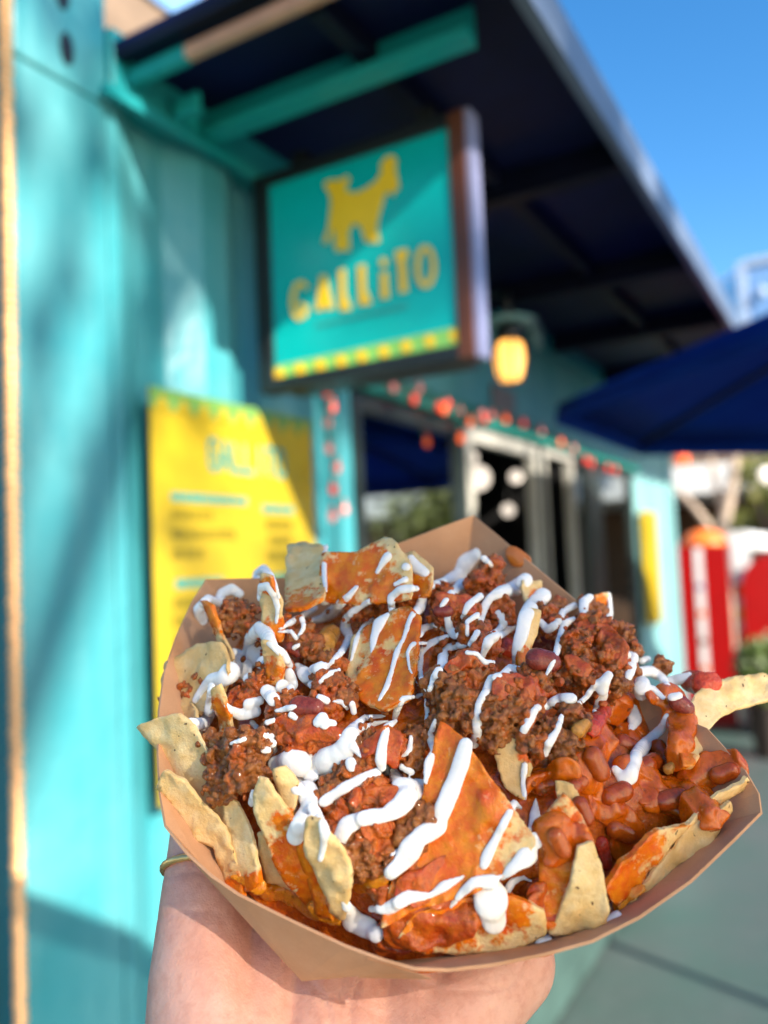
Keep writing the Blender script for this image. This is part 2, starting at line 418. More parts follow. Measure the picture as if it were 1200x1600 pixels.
G().box((-2.43, Y0, 0.1), (-0.062, Y1, 0.158)).build('floor', 'room', kiosk)
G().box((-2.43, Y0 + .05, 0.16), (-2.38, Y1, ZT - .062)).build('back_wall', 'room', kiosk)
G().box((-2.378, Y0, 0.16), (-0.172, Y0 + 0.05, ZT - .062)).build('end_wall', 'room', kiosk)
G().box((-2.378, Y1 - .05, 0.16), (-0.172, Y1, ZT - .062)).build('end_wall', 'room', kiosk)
# windows and sliding door: frames in front of a dark room
def window(y0, y1, fm, fw=0.045, glass=True, z0=1.02, x=0.0):
    f = G(); X0, X1 = x - 0.024, x + 0.008
    f.box((X0, y0, z0), (X1, y0 + fw, ZH - 0.002)); f.box((X0, y1 - fw, z0), (X1, y1, ZH - 0.002))
    f.box((X0, y0 + fw + .0005, ZH - 0.002 - fw), (X1, y1 - fw - .0005, ZH - 0.0025)); f.box((X0, y0 + fw + .0005, z0), (X1, y1 - fw - .0005, z0 + fw))
    wo_ = f.build('window_frame', fm, kiosk)
    if glass: G().box((x - 0.016, y0 + fw, z0 + fw), (x - 0.010, y1 - fw, ZH - 0.002 - fw)).build('pane', 'glass', wo_)
    return wo_
yA = at_x(724, 700, 0).y; yB = at_x(838, 740, 0).y; yC = at_x(925, 760, 0).y
yw = {k_: at_x(k_, 690 + (k_ - 724) * .3, 0).y for k_ in (846, 893, 918, 933)}
window(YW + .002, yA, 'dark_frame', 0.04)
window(yA + 0.004, yB, 'door_frame', 0.05, False)
window(yB + 0.004, yw[846] , 'dark_frame', 0.02, False)
window(yw[846] + .004, yw[893], 'door_frame', 0.03, False)
window(yw[893] + .004, yw[918], 'dark_frame', 0.03)
G().box((-.03, yw[918] + .004, 1.02), (.008, yw[933], ZH - .002)).build('mullion', 'dark_frame', kiosk)
window(yw[933] + .004, YE - .002, 'dark_frame', 0.035)

# ---------------------------------------------------------------- the steel canopy over the counter
can = thing('steel_canopy', 'navy steel canopy with grey outer edge projecting above the sign and windows', 'canopy', (0.33, 2.6, 2.44))
ZS = 2.50; XO = 0.655; YC0 = 0.955; YC1 = 5.6
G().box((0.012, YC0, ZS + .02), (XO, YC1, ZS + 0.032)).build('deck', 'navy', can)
G().box((XO + .0005, YC0, 2.455), (XO + 0.022, YC1, ZS + 0.036)).build('fascia', 'fascia', can)
G().box((0.14, YC0 + .03, 2.476), (XO - .001, YC0 + 0.05, 2.498)).build('end_rail', 'wood_pink', can, bevel=0.003)
G().box((0.0125, YC0 + .03, 2.474), (0.1395, YC0 + 0.052, 2.5)).build('rail_bracket', 'teal_beam', can, bevel=0.003)
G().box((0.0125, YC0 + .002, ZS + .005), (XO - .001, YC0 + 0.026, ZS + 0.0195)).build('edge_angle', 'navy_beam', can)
# angle-section beam that carries the sign, teal
b = G(); yb = 1.19
b.box((0.0125, yb, 2.47), (0.565, yb + 0.006, 2.52)); b.box((0.0125, yb - .034, 2.452), (0.565, yb + .006, 2.4695))
b.build('angle_beam', 'teal_beam', can)
for k, yy in enumerate((1.75, 2.5, 3.2, 3.95, 4.7, 5.4)):
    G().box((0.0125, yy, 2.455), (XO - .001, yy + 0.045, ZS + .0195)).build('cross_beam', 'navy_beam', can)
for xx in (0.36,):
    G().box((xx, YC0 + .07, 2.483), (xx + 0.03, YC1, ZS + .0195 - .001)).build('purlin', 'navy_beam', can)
for yy in (1.075,):
    G().box((0.031, yy, 2.446), (0.085, yy + 0.012, 2.482)).box((0.031, yy + .012, 2.446), (0.043, yy + 0.05, 2.482)).build('bracket', 'teal_beam', can)
G().box((0.0125, 0.925, 2.425), (0.030, YW - .15, 2.4445)).build('wall_angle', 'teal_dark', can)

#=SIGN=
# ---------------------------------------------------------------- blade sign
YS = 1.2915
def sp(zx, zy, off=0.0):                      # a point of the sign's face, from the enlarged view of it
    return at_y(380 + zx / 3.0, 150 + zy / 3.0, YS) + Vector((0, -off, 0))
sign = thing('blade_sign', 'square turquoise blade sign with a yellow goat and GALLITO lettering, hung under the canopy', 'sign', (0.26, 1.34, 1.985))
x0, x1, z0, z1 = 0.026, 0.492, 1.986, 2.425
fx0, fz0 = sp(120, 1335).x, sp(120, 1335).z; fx1, fz1 = sp(985, 50).x, sp(970, 62).z
fx0 = .064; fx1 = .462; fz0 = 2.012; fz1 = 2.40
G().box((x0, YS + .006, z0), (fx0, YS + .05, z1)).build('frame', 'black', sign, bevel=.002)
G().box((fx1, YS + .006, z0), (x1, YS + .05, z1)).build('frame', 'brown_frame', sign, bevel=.002)
G().box((fx0 + .0005, YS + .006, z0), (fx1 - .0005, YS + .1, fz0)).build('frame', 'black', sign, bevel=.002)
G().box((fx0 + .0005, YS + .006, fz1), (fx1 - .0005, YS + .05, z1)).build('frame', 'black', sign, bevel=.002)
G().box((fx0, YS + .012, fz0), (fx1, YS + .045, fz1)).build('face_panel', 'sign_face', sign)
G().box((x1 + .0005, YS + .012, z0), (x1 + .010, YS + .05, z1)).build('casing_side', 'sign_side', sign)
for xx in (0.12, 0.40):
    G().box((xx, YS + .015, z1 + .0005), (xx + .03, YS + .045, 2.4545)).build('hanger', 'black', sign)
def lift(pts): return [Vector((p.x, YS + .0115, p.z)) for p in pts]
goat = [(370,395),(405,385),(440,385),(475,365),(485,380),(470,410),(468,440),(520,445),(570,420),(615,385),(635,345),(632,310),(660,275),(690,270),(705,285),(700,330),(715,400),(712,430),(695,435),(690,460),(672,440),(650,450),(640,490),(620,560),(612,610),(625,675),(600,680),(590,655),(585,680),(558,672),(540,610),(520,590),(495,595),(480,630),(485,715),(420,720),(415,640),(400,610),(385,680),(360,680),(385,610),(392,540),(398,490),(390,445),(370,420)]
def sgn(name, polys, m, parent=sign, th=.0025):
    gg = G()
    for p in polys: gg.prism(lift([sp(*q) for q in p]), (0, -th, 0))
    return gg.build(name, m, parent)
emb = sgn('goat_emblem', [goat], 'yellow')
def stroke(pts, wd):
    polys = []
    for (ax, ay), (bx, by) in zip(pts, pts[1:]):
        L = math.hypot(bx - ax, by - ay); nx, ny = -(by - ay) / L * wd / 2, (bx - ax) / L * wd / 2; ex, ey = (bx - ax) / L * wd * .22, (by - ay) / L * wd * .22
        polys.append([(ax + nx - ex, ay + ny - ey), (bx + nx + ex, by + ny + ey), (bx - nx + ex, by - ny + ey), (ax - nx - ex, ay - ny - ey)])
    return polys
def lift_stroke(name, pts, wd, m):
    gg = G()
    for i, p in enumerate(stroke(pts, wd)):
        q = [v + Vector((0, -.0002 * (i % 3), 0)) for v in lift([sp(*c_) for c_ in p])]; gg.prism(q, (0, -.0025, 0))
    return gg.build(name, m, sign)
lift_stroke('letter', [(282, 890), (262, 868), (238, 878), (222, 915), (217, 960), (224, 1010), (245, 1036), (270, 1022), (281, 985), (252, 972)], 19, 'yellow')
sgn('letter', [[(348, 835), (374, 832), (406, 990), (376, 994), (372, 972), (356, 974), (352, 998), (328, 1000)]], 'yellow')
sgn('letter', [[(435, 812), (462, 802), (464, 920), (490, 985), (488, 995), (440, 1000), (438, 930)]], 'yellow')
sgn('letter', [[(524, 790), (556, 782), (558, 900), (586, 955), (582, 968), (532, 974), (528, 880)]], 'yellow')
sgn('letter', [[(632, 822), (660, 816), (668, 938), (634, 944)], [(645 + 17 * cos(t), 772 + 20 * sin(t)) for t in np.linspace(0, 2 * pi, 10, endpoint=False)]], 'yellow')
sgn('letter', [[(702, 720), (756, 708), (762, 742), (746, 750), (756, 908), (722, 916), (714, 762), (704, 758)]], 'yellow')
lift_stroke('letter', [(842 + 38 * cos(t), 792 + 90 * sin(t)) for t in np.linspace(0, 2 * pi, 19)], 21, 'yellow')
gg = G()
for i in range(15):
    X = 330 + i * 29; Y = 1058 - i * 6.2
    gg.prism(lift([sp(X, Y), sp(X + 17, Y - 3.6), sp(X + 17, Y + 16), sp(X, Y + 20)]), (0, -.0015, 0))
gg.build('tagline', 'mint', sign)
def bandp(x, k): # k 0 upper edge, 1 lower edge of the border strip
    t = (x - 120) / (1005 - 120); return (x, (1265 + (1070 - 1265) * t) * (1 - k) + (1330 + (1158 - 1330) * t) * k)
sgn('border_strip', [[bandp(122, 0), bandp(1003, 0), bandp(1003, 1), bandp(122, 1)]], 'lime', th=.001)
for (X, Y) in ((155, 1298), (253, 1276), (347, 1257), (445, 1236), (543, 1214), (647, 1192), (752, 1168), (863, 1143), (978, 1116)):
    q = lift([sp(X + 24 * cos(t), Y + 28 * sin(t)) for t in np.linspace(0, 2 * pi, 12, endpoint=False)])
    G().prism([v + Vector((0, -.0011, 0)) for v in q], (0, -.0012, 0)).build('border_dot', 'yellow', sign)

#=POSTER=
# ---------------------------------------------------------------- menu poster on the corrugated wall
def wp(x, y, X=0.006): return at_x(x, y, X)
ptl, ptr = wp(235, 604), wp(486, 656)
PY0, PY1, PZ1 = ptl.y, ptr.y, (ptl.z + ptr.z) / 2; PZ0 = wp(252, 1262).z
post = thing('menu_poster', 'tall yellow menu poster with green border fixed to the corrugated teal wall', 'poster', (0.003, (PY0 + PY1) / 2, PZ0))
G().box((0.0005, PY0, PZ0), (0.005, PY1, PZ1)).build('sheet', 'poster', post)
def pp(u_, v_): return (PY0 + (PY1 - PY0) * u_, PZ1 - (PZ1 - PZ0) * v_)
def pbar(u0, v0, u1, v1, gg, lift_=0.0):
    a, b_ = pp(u0, v0), pp(u1, v1); gg.box((0.0052 + lift_, a[0], a[1]), (0.0062 + lift_, b_[0], b_[1]))
gg = G(); pbar(0, 0, 1, 0.055, gg); gg.build('border_strip', 'poster_green', post)
gg = G()
for i in range(9):
    c0 = pp((i + .5) / 9, 0.055); hw = (PY1 - PY0) / 9 * .42; hh = (PZ1 - PZ0) * .042
    gg.prism([(0.0064, c0[0] - hw, c0[1]), (0.0064, c0[0] + hw, c0[1]), (0.0064, c0[0], c0[1] + hh)], (0.001, 0, 0))
gg.build('border_triangles', 'poster', post)
def stencil(word, u0, u1, v0, v1, m):
    """block capitals from strokes on a 4 x 6 grid"""
    F = {'G': [[(4, 1), (3, 0), (1, 0), (0, 1), (0, 5), (1, 6), (3, 6), (4, 5), (4, 3), (2, 3)]], 'A': [[(0, 6), (2, 0), (4, 6)], [(1, 4), (3, 4)]],
         'L': [[(0, 0), (0, 6), (4, 6)]], 'I': [[(2, 0), (2, 6)]], 'T': [[(0, 0), (4, 0)], [(2, 0), (2, 6)]], 'O': [[(1, 0), (3, 0), (4, 1), (4, 5), (3, 6), (1, 6), (0, 5), (0, 1), (1, 0)]]}
    n = len(word)
    for i, ch in enumerate(word):
        gg = G()
        for j, pl_ in enumerate(F[ch]):
            for k_, polyg in enumerate(stroke([(x, y) for x, y in pl_], 1.25)):
                q = []
                for x, y in polyg:
                    a = pp(u0 + (u1 - u0) * (i + (x / 4) * .7) / n, v0 + (v1 - v0) * y / 6); q.append((0.0053 + .0001 * ((j + k_) % 4), a[0], a[1]))
                gg.prism(q, (0.0012, 0, 0))
        gg.build('letter', m, post)
stencil('GALLITO', 0.30, 0.80, 0.11, 0.185, 'mint')
rows = [(.255, 'h', .09, .52), (.297, 't', .09, .31), (.345, 't', .09, .44), (.395, 't', .09, .26), (.47, 'h', .1, .36), (.515, 't', .09, .3), (.56, 't', .09, .36), (.61, 't', .09, .25), (.66, 'h', .1, .4), (.705, 't', .09, .4), (.75, 't', .09, .3)]
rows += [(.272, 'h', .62, .84), (.315, 't', .64, .83), (.36, 't', .66, .82), (.405, 't', .64, .86), (.47, 'h', .62, .8), (.52, 't', .64, .86), (.565, 't', .64, .8)]
for v_, k_, a_, b_ in rows:
    x = a_
    while x < b_:
        gg = G(); wd = random.uniform(.035, .075); pbar(x, v_, min(x + wd, b_), v_ + (.022 if k_ == 'h' else .025), gg); x += wd + .008
        gg.build('menu_heading' if k_ == 'h' else 'menu_word', 'mint' if k_ == 'h' else 'poster_olive', post)
# small yellow poster on the far panel
a_, b_, c_ = wp(1008, 798, .003), wp(1030, 800, .003), wp(1022, 975, .003)
p2 = G().box((0.0005, 4.60, c_.z), (0.004, 4.96, a_.z)).build('wall_poster', 'poster'); tag(p2, 'narrow yellow poster on the pale end panel beyond the windows', 'poster')

# ---------------------------------------------------------------- lamps, string lights
lp = at_x(797, 565, 0.20)
lamp = thing('wall_lamp', 'lit amber jar lamp with black cap hanging below the canopy, right of the sign', 'lamp', (lp.x, lp.y, lp.z - .07))
G().lathe([(0.002, -.062), (.028, -.055), (.040, -.03), (.044, 0), (.043, .03), (.037, .05), (.03, .056)], lp, 20).build('glass_jar', 'lamp', lamp, True)
G().lathe([(.032, .0565), (.040, .07), (.040, .10), (.022, .11)], lp, 18).build('cap', 'black', lamp, True)
G().lathe([(.03, .1105), (.078, .1105), (.078, .117), (.03, .122)], lp, 22).build('flange', 'pale_teal', lamp, True)
gg = G()
for k in range(6):
    t = k * pi / 3; gg.tube([lp + Vector((cos(t) * .046, sin(t) * .046, .05)), lp + Vector((cos(t) * .048, sin(t) * .048, 0)), lp + Vector((cos(t) * .036, sin(t) * .036, -.05)), lp + Vector((0, 0, -.066))], .0034, 5)
gg.build('wire_guard', 'brown_frame', lamp, True)
G().tube([lp + Vector((0, 0, .1225)), lp + Vector((0, 0, .20)), lp + Vector((-.06, .02, .215)), (-0.003, lp.y + .03, lp.z + .215)], .011, 8).build('arm', 'black', lamp, True)
bp = at_x(835, 520, 0.06)
box_ = G().lathe([(.06, 0), (.062, .012), (.03, .02)], bp, 18, (1, 0, 0)).build('junction_box', 'pale_teal', None, True)
tag(box_, 'round pale electrical box on the header wall right of the amber lamp', 'electrical box')
pl_ = wp(789, 632, 0.012)
o = G().box((0.0, pl_.y - .09, pl_.z - .05), (0.012, pl_.y + .10, pl_.z + .06)).build('wall_plate', 'taupe', None, False, .004); tag(o, 'taupe square plate on the header wall under the amber lamp', 'plate')
sl_ = thing('string_lights', 'string of small red and orange bulbs along the window head and down the jamb', 'string lights', (0.03, 2.2, 2.12))
bulbs = [(615, 605, 'pink'), (655, 606, 'pink'), (647, 624, 'red'), (687, 636, 'red'), (694, 640, 'orange'), (699, 630, 'red'), (735, 659, 'orange'), (753, 646, 'pink'), (757, 655, 'red'), (790, 655, 'orange'), (768, 648, 'pink'), (818, 662, 'red'), (846, 674, 'pink'), (877, 692, 'orange'), (897, 702, 'pink'), (916, 720, 'red'), (924, 724, 'red'), (950, 732, 'red'), (962, 735, 'red'), (718, 641, 'pink'), (720, 685, 'orange')]
vbulbs = [(510, 612, 'red'), (519, 636, 'red'), (512, 661, 'pink'), (521, 764, 'red'), (519, 806, 'pink'), (538, 796, 'pink'), (514, 700, 'pink'), (526, 730, 'red')]
cord = []
for x, y, c_ in bulbs + vbulbs:
    p = wp(x, y, 0.045)
    bb = G().lathe([(.001, -.014), (.007, -.010), (.0095, -.002), (.008, .006), (.004, .011), (.004, .021)], p, 10).build('bulb', 'bulb_' + c_, sl_, True)
pts = sorted([wp(x, y - 10, 0.05) for x, y, c_ in bulbs], key=lambda q: q.y)
G().tube(pts, .003, 5).build('cord', 'green_trim', sl_)
pts = sorted([wp(x, y - 8, 0.05) for x, y, c_ in vbulbs], key=lambda q: -q.z)
G().tube(pts, .003, 5).build('cord', 'green_trim', sl_)
for x, y, X, r, lab in ((747, 747, -.35, .052, 'larger white globe lamp hanging just inside the dark serving window'), (732, 716, -.32, .036, 'white globe lamp above the larger one inside the serving window'), (794, 797, -1.0, .04, 'small white globe lamp low and deep inside the dark shop'), (806, 745, -.9, .04, 'dim globe lamp high and deep inside the dark shop')):
    p = at_x(x, y, X); t_ = thing('globe_lamp', lab, 'lamp', (p.x, p.y, p.z))
    G().lathe([(r * sin(a), -r * cos(a)) for a in np.linspace(.05, pi - .25, 12)], p, 16).build('globe', 'pendant', t_, True)
    G().tube([p + Vector((0, 0, r * .96)), (p.x, p.y, 2.555)], .006, 6).build('stem', 'black', t_)

# ---------------------------------------------------------------- gold bead chain at the corner
bx = at_x(20, 800, 0.035); 
chain = thing('bead_chain', 'gold bead chain hanging straight down beside the container corner', 'chain', (bx.x, bx.y, 0.86))
src = None; z = 2.47; k = 0
bm_ = G().ico((0, 0, 0), 1.0, 2); me_b = bpy.data.meshes.new('bead'); me_b.from_pydata(bm_.v, [], bm_.f); me_b.materials.append(M['gold']); me_b.polygons.foreach_set('use_smooth', [True] * len(me_b.polygons))
top = at_x(8, 0, .035)
while z > 0.9:
    b_ = put('bead', me_b, (bx.x + 0.0008 * sin(k * 1.7), bx.y + 0.0007 * cos(k * 2.1), z), chain); b_.scale = (.0106, .0106, .0074)
    z -= .0118; k += 1
G().tube([(bx.x, bx.y, 0.88), (bx.x, bx.y, 2.52)], .0022, 6).build('cord', 'brown_frame', chain)
G().lathe([(.004, -.03), (.016, -.022), (.019, 0), (.014, .02), (.004, .026)], (bx.x, bx.y - .004, 2.497), 14).build('finial', 'gold', chain, True)
G().tube([(bx.x, bx.y, 2.52), (bx.x, bx.y, 2.56), (bx.x - .05, bx.y + .03, 2.58), (0.006, Y0 + .03, 2.575)], .004, 6).build('hook', 'brown_frame', chain)
tp = G().box((-0.16, 0.60, 0), (-0.045, 0.735, 2.75)).build('timber_post', 'brown_wood', None, False, .006); tag(tp, 'dark brown timber post standing left of the container corner', 'post')

#=FAR=
# ---------------------------------------------------------------- blue umbrella
def umbrella(c, side, ze, zp, lab, grp=None, cloth='umbrella', tilt=None):
    t = thing('patio_umbrella', lab, 'umbrella', (c[0], c[1], 0), grp)
    R = side / (2 * sin(pi / 8)); cs = [Vector((c[0] + R * cos(pi / 8 + k * pi / 4), c[1] + R * sin(pi / 8 + k * pi / 4), ze)) for k in range(8)]
    pk = Vector((c[0], c[1], zp)); hinge = Vector((c[0], c[1], ze))
    if tilt is not None:
        Q = Vector((0, 0, 1)).rotation_difference(Vector(tilt)); cs = [hinge + Q @ (p - hinge) for p in cs]; pk = hinge + Q @ (pk - hinge)
    for k in range(8):
        a, b_ = cs[k], cs[(k + 1) % 8]; gg = G(); n = 8; v = []; 
        for i in range(n + 1):
            for j in range(n + 1):
                e = a.lerp(b_, j / n); p = e.lerp(pk, i / n); p.z -= 0.035 * (1 - i / n) * sin(pi * j / n) * 0.0 + .05 * sin(pi * j / n) * (1 - i / n) * (i / n) * 2
                v.append(p)
        f = [[i * (n + 1) + j, i * (n + 1) + j + 1, (i + 1) * (n + 1) + j + 1, (i + 1) * (n + 1) + j] for i in range(n) for j in range(n)]
        gg.add(v, f)
        hem = [a.lerp(b_, j / n) for j in range(n + 1)]
        off = len(gg.v); gg.v += [tuple(p + Vector((0, 0, .0))) for p in hem] + [tuple(p + (p - pk) * Vector((.008, .008, 0)) + Vector((0, 0, -.06))) for p in hem]
        gg.f += [[off + j, off + n + 1 + j, off + n + 2 + j, off + j + 1] for j in range(n)]
        o_ = gg.build('canopy_panel', cloth, t, True); so_ = o_.modifiers.new('thick', 'SOLIDIFY'); so_.thickness = .002
        G().tube([cs[k] + Vector((0, 0, -.012)), pk + Vector((0, 0, -.03))], .008, 6).build('rib', 'black', t)
    G().tube([(c[0], c[1], 0.05), pk if tilt is None else hinge] + ([pk] if tilt is not None else []), .022, 12).build('pole', 'black', t)
    G().lathe([(.28, 0), (.28, .05), (.05, .09)], (c[0], c[1], 0), 20).build('base', 'black', t)
    return t
umbrella((1.57, 2.98), 1.08, 2.10, 2.62, 'navy octagonal umbrella on a pole at the right, in front of the canopy')

# far right: stands, panels, bushes, trees and a pale building
red1 = thing('banner_stand', 'tall red banner stand with a white printed stripe, right of the container end', 'banner', (-.24, 8.1, 0))
X0, X1, YR = -.46, .02, 8.1
zt = at_y(1100, 852, YR).z
xa, xb, xc = at_y(1056, 950, YR).x, at_y(1142, 950, YR).x, at_y(1098, 950, YR).x
G().box((xa, YR, 0.05), (xb, YR + .05, zt)).build('panel', 'red', red1)
G().box((xc - .045, YR - .006, 0.12), (xc + .025, YR - .0005, zt - .02)).build('printed_stripe', 'white', red1)
for z_, m_ in ((.55, 'orange'), (.8, 'tan'), (1.05, 'orange'), (1.3, 'sign_side')):
    G().lathe([(.03, 0), (.027, .004)], (xc - .01, YR - .0065, z_), 12, (0, -1, 0)).build('printed_spot', m_, red1)
G().box((xa - .02, YR - .12, 0), (xb + .02, YR + .17, .05)).build('foot', 'black', red1)
red2 = thing('booth_seat', 'red high-backed seat with rounded top at the right edge beside the banner', 'seat', (.35, 8.3, 0))
p = at_y(1207, 865, 8.3); w_ = .28
G().prism([(p.x + w_ * cos(a), 8.3, p.z - .3 + .3 * sin(a)) for a in np.linspace(0, pi, 14)] + [(p.x - w_, 8.3, .35), (p.x + w_, 8.3, .35)], (0, .12, 0)).build('backrest', 'red', red2)
G().box((p.x - w_, 7.9, .35), (p.x + w_, 8.2995, .5)).build('seat', 'red', red2)
G().box((p.x - w_ + .03, 7.95, 0), (p.x + w_ - .03, 8.38, .3495)).build('base', 'black', red2)
wb = thing('yellow_stand', 'white and yellow striped stand between the red banner and the red seat', 'stand', (.09, 8.4, 0))
p = at_y(1153, 830, 8.5)
G().box((p.x - .075, 8.5, 0), (p.x + .075, 8.55, p.z)).build('board', 'white', wb)
for i_ in range(5):
    G().box((p.x - .06, 8.494, .3 + i_ * .22), (p.x + .02, 8.4995, .42 + i_ * .22)).build('print', 'yellow_pale' if i_ % 2 else 'orange', wb)
hat = at_y(1100, 842, 8.6)
o = thing('orange_parasol', 'small orange rounded cover behind the red banner', 'cover', (hat.x, 8.6, 0))
G().lathe([(.24, -.10), (.22, -.02), (.15, .06), (.02, .10)], hat, 18).build('cover', 'orange', o, True); G().tube([(hat.x, hat.y, 0), hat], .03, 8).build('pole', 'black', o)
hat = at_y(1168, 845, 9.4)
o = thing('white_parasol', 'white domed canopy behind the yellow stand at right edge', 'canopy', (hat.x, 9.4, 0))
G().lathe([(.34, -.10), (.30, 0), (.2, .06), (.02, .10)], hat, 18).build('cover', 'white', o, True); G().tube([(hat.x, hat.y, 0), hat], .03, 8).build('pole', 'white', o)

def leaves(gg, c, r, n, size, flat=1.0):
    for _ in range(n):
        d = Vector(RNG.normal(size=3)); d.normalize(); q = Vector(c) + Vector((d.x * r[0], d.y * r[1], d.z * r[2])) * (RNG.random() ** .45)
        a = Vector(RNG.normal(size=3)).normalized(); b_ = a.orthogonal().normalized(); s_ = size * RNG.uniform(.6, 1.3)
        gg.add([q - a * s_, q + b_ * s_ * .45, q + a * s_, q - b_ * s_ * .45], [[0, 1, 2, 3]])
def tree(x, y, h, rad_, lab, m='leaf', trunk_m='bark', n=1400, size=.09, tr_r=.11, lobes=7, group=None, zb=None):
    t = thing('tree', lab, 'tree', (x, y, 0), group)
    gt = G(); zb = zb or h * .45
    gt.tube([(x, y, 0), (x + .05, y, zb * .5), (x - .04, y + .05, zb), (x, y, h * .8)], [tr_r, tr_r * .85, tr_r * .7, tr_r * .2], 10)
    gl = G()
    for k in range(lobes):
        a = k * 2.399; rr = rad_ * (.35 + .45 * RNG.random()); c_ = (x + rr * cos(a), y + rr * sin(a), zb + (h - zb) * (.25 + .65 * RNG.random()))
        gt.tube([(x, y, zb * .85), ((x + c_[0]) / 2, (y + c_[1]) / 2, (zb + c_[2]) / 2 + .05), c_], [tr_r * .45, tr_r * .3, tr_r * .1], 6)
        s_ = rad_ * RNG.uniform(.38, .55); leaves(gl, c_, (s_, s_, s_ * .8), n // lobes, size)
    gt.build('trunk', trunk_m, t, True); gl.build('crown', m, t)
    return t
def bush(x, y, r, h, lab, m='leaf', pot=True):
    t = thing('potted_bush', lab, 'plant', (x, y, 0)); z_ = 0
    if pot: G().lathe([(r * .5, 0), (r * .62, .36), (r * .66, .4), (r * .55, .4)], (x, y, 0), 16).build('pot', 'terracotta', t); z_ = .4
    gl = G(); gl2 = G()
    gl2.tube([(x, y, z_ * .8), (x, y, z_ + h * .5)], .03, 6)
    for k in range(6): gl2.tube([(x, y, z_ + .05), (x + r * .6 * cos(k), y + r * .6 * sin(k), z_ + h * .6)], .012, 5)
    leaves(gl, (x, y, z_ + h / 2), (r, r, h / 2), 900, .05); gl.build('foliage', m, t); gl2.build('stem', 'bark', t)
    return t
p = at_y(1190, 1000, 7.2); bush(p.x + .02, 7.2, .24, .55, 'leafy dark green bush in a pot at the right edge before the red seat')
p = at_y(1180, 800, 11); tree(p.x + .25, 11.0, 2.9, .62, 'yellow-green bushy tree at right behind the white canopy', 'leaf2', n=1500, size=.06, tr_r=.05, zb=1.3)
# bare pale trunk with forked limbs
p = at_y(1125, 800, 10.4); t = thing('bare_tree', 'pale bare forked trunk rising behind the red banner', 'tree', (p.x, 10.4, 0))
gg = G(); gg.tube([(p.x + .03, 10.4, 0), (p.x, 10.4, 1.2), (p.x + .02, 10.4, 1.9), (p.x + .18, 10.4, 2.5), (p.x + .3, 10.4, 3.4)], [.10, .09, .075, .06, .02], 10)
gg.tube([(p.x, 10.4, 1.7), (p.x - .28, 10.38, 2.15), (p.x - .55, 10.4, 2.5)], [.05, .04, .02], 8)
gg.tube([(p.x + .05, 10.4, 2.0), (p.x - .05, 10.45, 2.5), (p.x - .1, 10.5, 3.1)], [.05, .035, .015], 8); gg.build('trunk', 'bark', t, True)
# long low pavilion behind them
pv = thing('pavilion', 'low open pavilion with a white roof edge and dark inside, beyond the red banner', 'pavilion', (1.0, 13.5, 0))
zr0, zr1 = at_y(1120, 768, 12.5).z, at_y(1120, 724, 12.5).z
G().box((-2.6, 12.5, zr0), (9, 16, zr1)).build('roof_edge', 'white', pv)
G().box((-2.5, 12.7, zr1 + .0005), (8.9, 15.8, zr1 + .35)).build('roof', 'tan', pv)
G().box((-2.4, 15.7, 0), (8.8, 15.85, zr0 - .0005)).build('back_wall', 'brown_wood', pv)
for x_ in (-2.3, .9, 4.2, 7.6): G().box((x_, 12.6, 0), (x_ + .14, 12.74, zr0 - .0005)).build('post', 'bark', pv)
G().box((-2.2, 13.2, 0), (8.5, 13.9, .95)).build('bar_counter', 'brown_wood', pv)
for i_, (px, py, m_) in enumerate(((1066, 716, 'bulb_orange'), (1197, 742, 'pendant'))):
    p = at_y(px, py, 6.5); t = thing('festoon_bulb', ('amber' if i_ == 0 else 'white') + ' festoon bulb hanging ' + ('beside the container end under the umbrella' if i_ == 0 else 'at the right edge over the red seat'), 'bulb', p)
    G().lathe([(.004, -.06), (.035, -.045), (.05, -.01), (.042, .03), (.02, .05)], p, 14).build('glass', m_, t, True)
    G().lathe([(.021, .0505), (.021, .09)], p, 10).build('socket', 'black', t)
    G().tube([p + Vector((0, 0, .09)), p + Vector((0, 0, .5))], .004, 5).build('cord', 'black', t)
# pale tower top right
YB = 26.0
bl = thing('office_building', 'tall pale blue office building with white corner frames far beyond the canopy', 'building', (1.5, 28, 0))
xl = at_y(1152, 440, YB).x; zt = at_y(1175, 408, YB).z
G().box((xl, YB, 0), (xl + 7, YB + 8, zt)).build('wall', 'bldg', bl)
for i_ in range(3): G().box((xl + .02 + i_ * 2.4, YB - .12, 0), (xl + .22 + i_ * 2.4, YB - .001, zt + .01)).build('frame_column', 'bldg_frame', bl)
for i_ in range(4):
    z_ = zt - .12 - i_ * 2.2; G().box((xl + .2205, YB - .1, z_), (xl + 7, YB - .0015, z_ + .18)).build('frame_band', 'bldg_frame', bl)
    if i_ < 3:
        for j_ in range(3): G().box((xl + .35 + j_ * 2.4, YB - .03, z_ - 1.95), (xl + 2.25 + j_ * 2.4, YB - .002, z_ - .15)).build('window', 'bldg_glass', bl)
p = at_y(1190, 456, YB - .2)
o = G().lathe([(.02, -.02), (.16, 0), (.16, .06)], p, 14, (0, 1, 0)).build('floodlight', 'bldg_frame', None, True); tag(o, 'small round pale floodlight on the pale blue building at upper right', 'floodlight')
wing = thing('balcony_block', 'pale blue lower block with stacked balcony rails left of the office building', 'building', (-2.2, 27, 0))
xw = at_y(1108, 440, YB + .5).x
G().box((xw, YB + 1.0, 0), (xl - .05, YB + 7, at_y(1120, 500, YB).z)).build('wall', 'bldg_glass', wing)
for z_ in (at_y(1130, 430, YB).z, at_y(1130, 458, YB).z, at_y(1130, 482, YB).z):
    G().tube([(xw, YB + .6, z_ - .25), (xl - .06, YB + .6, z_ + .25)], .06, 6).build('rail', 'bldg', wing)
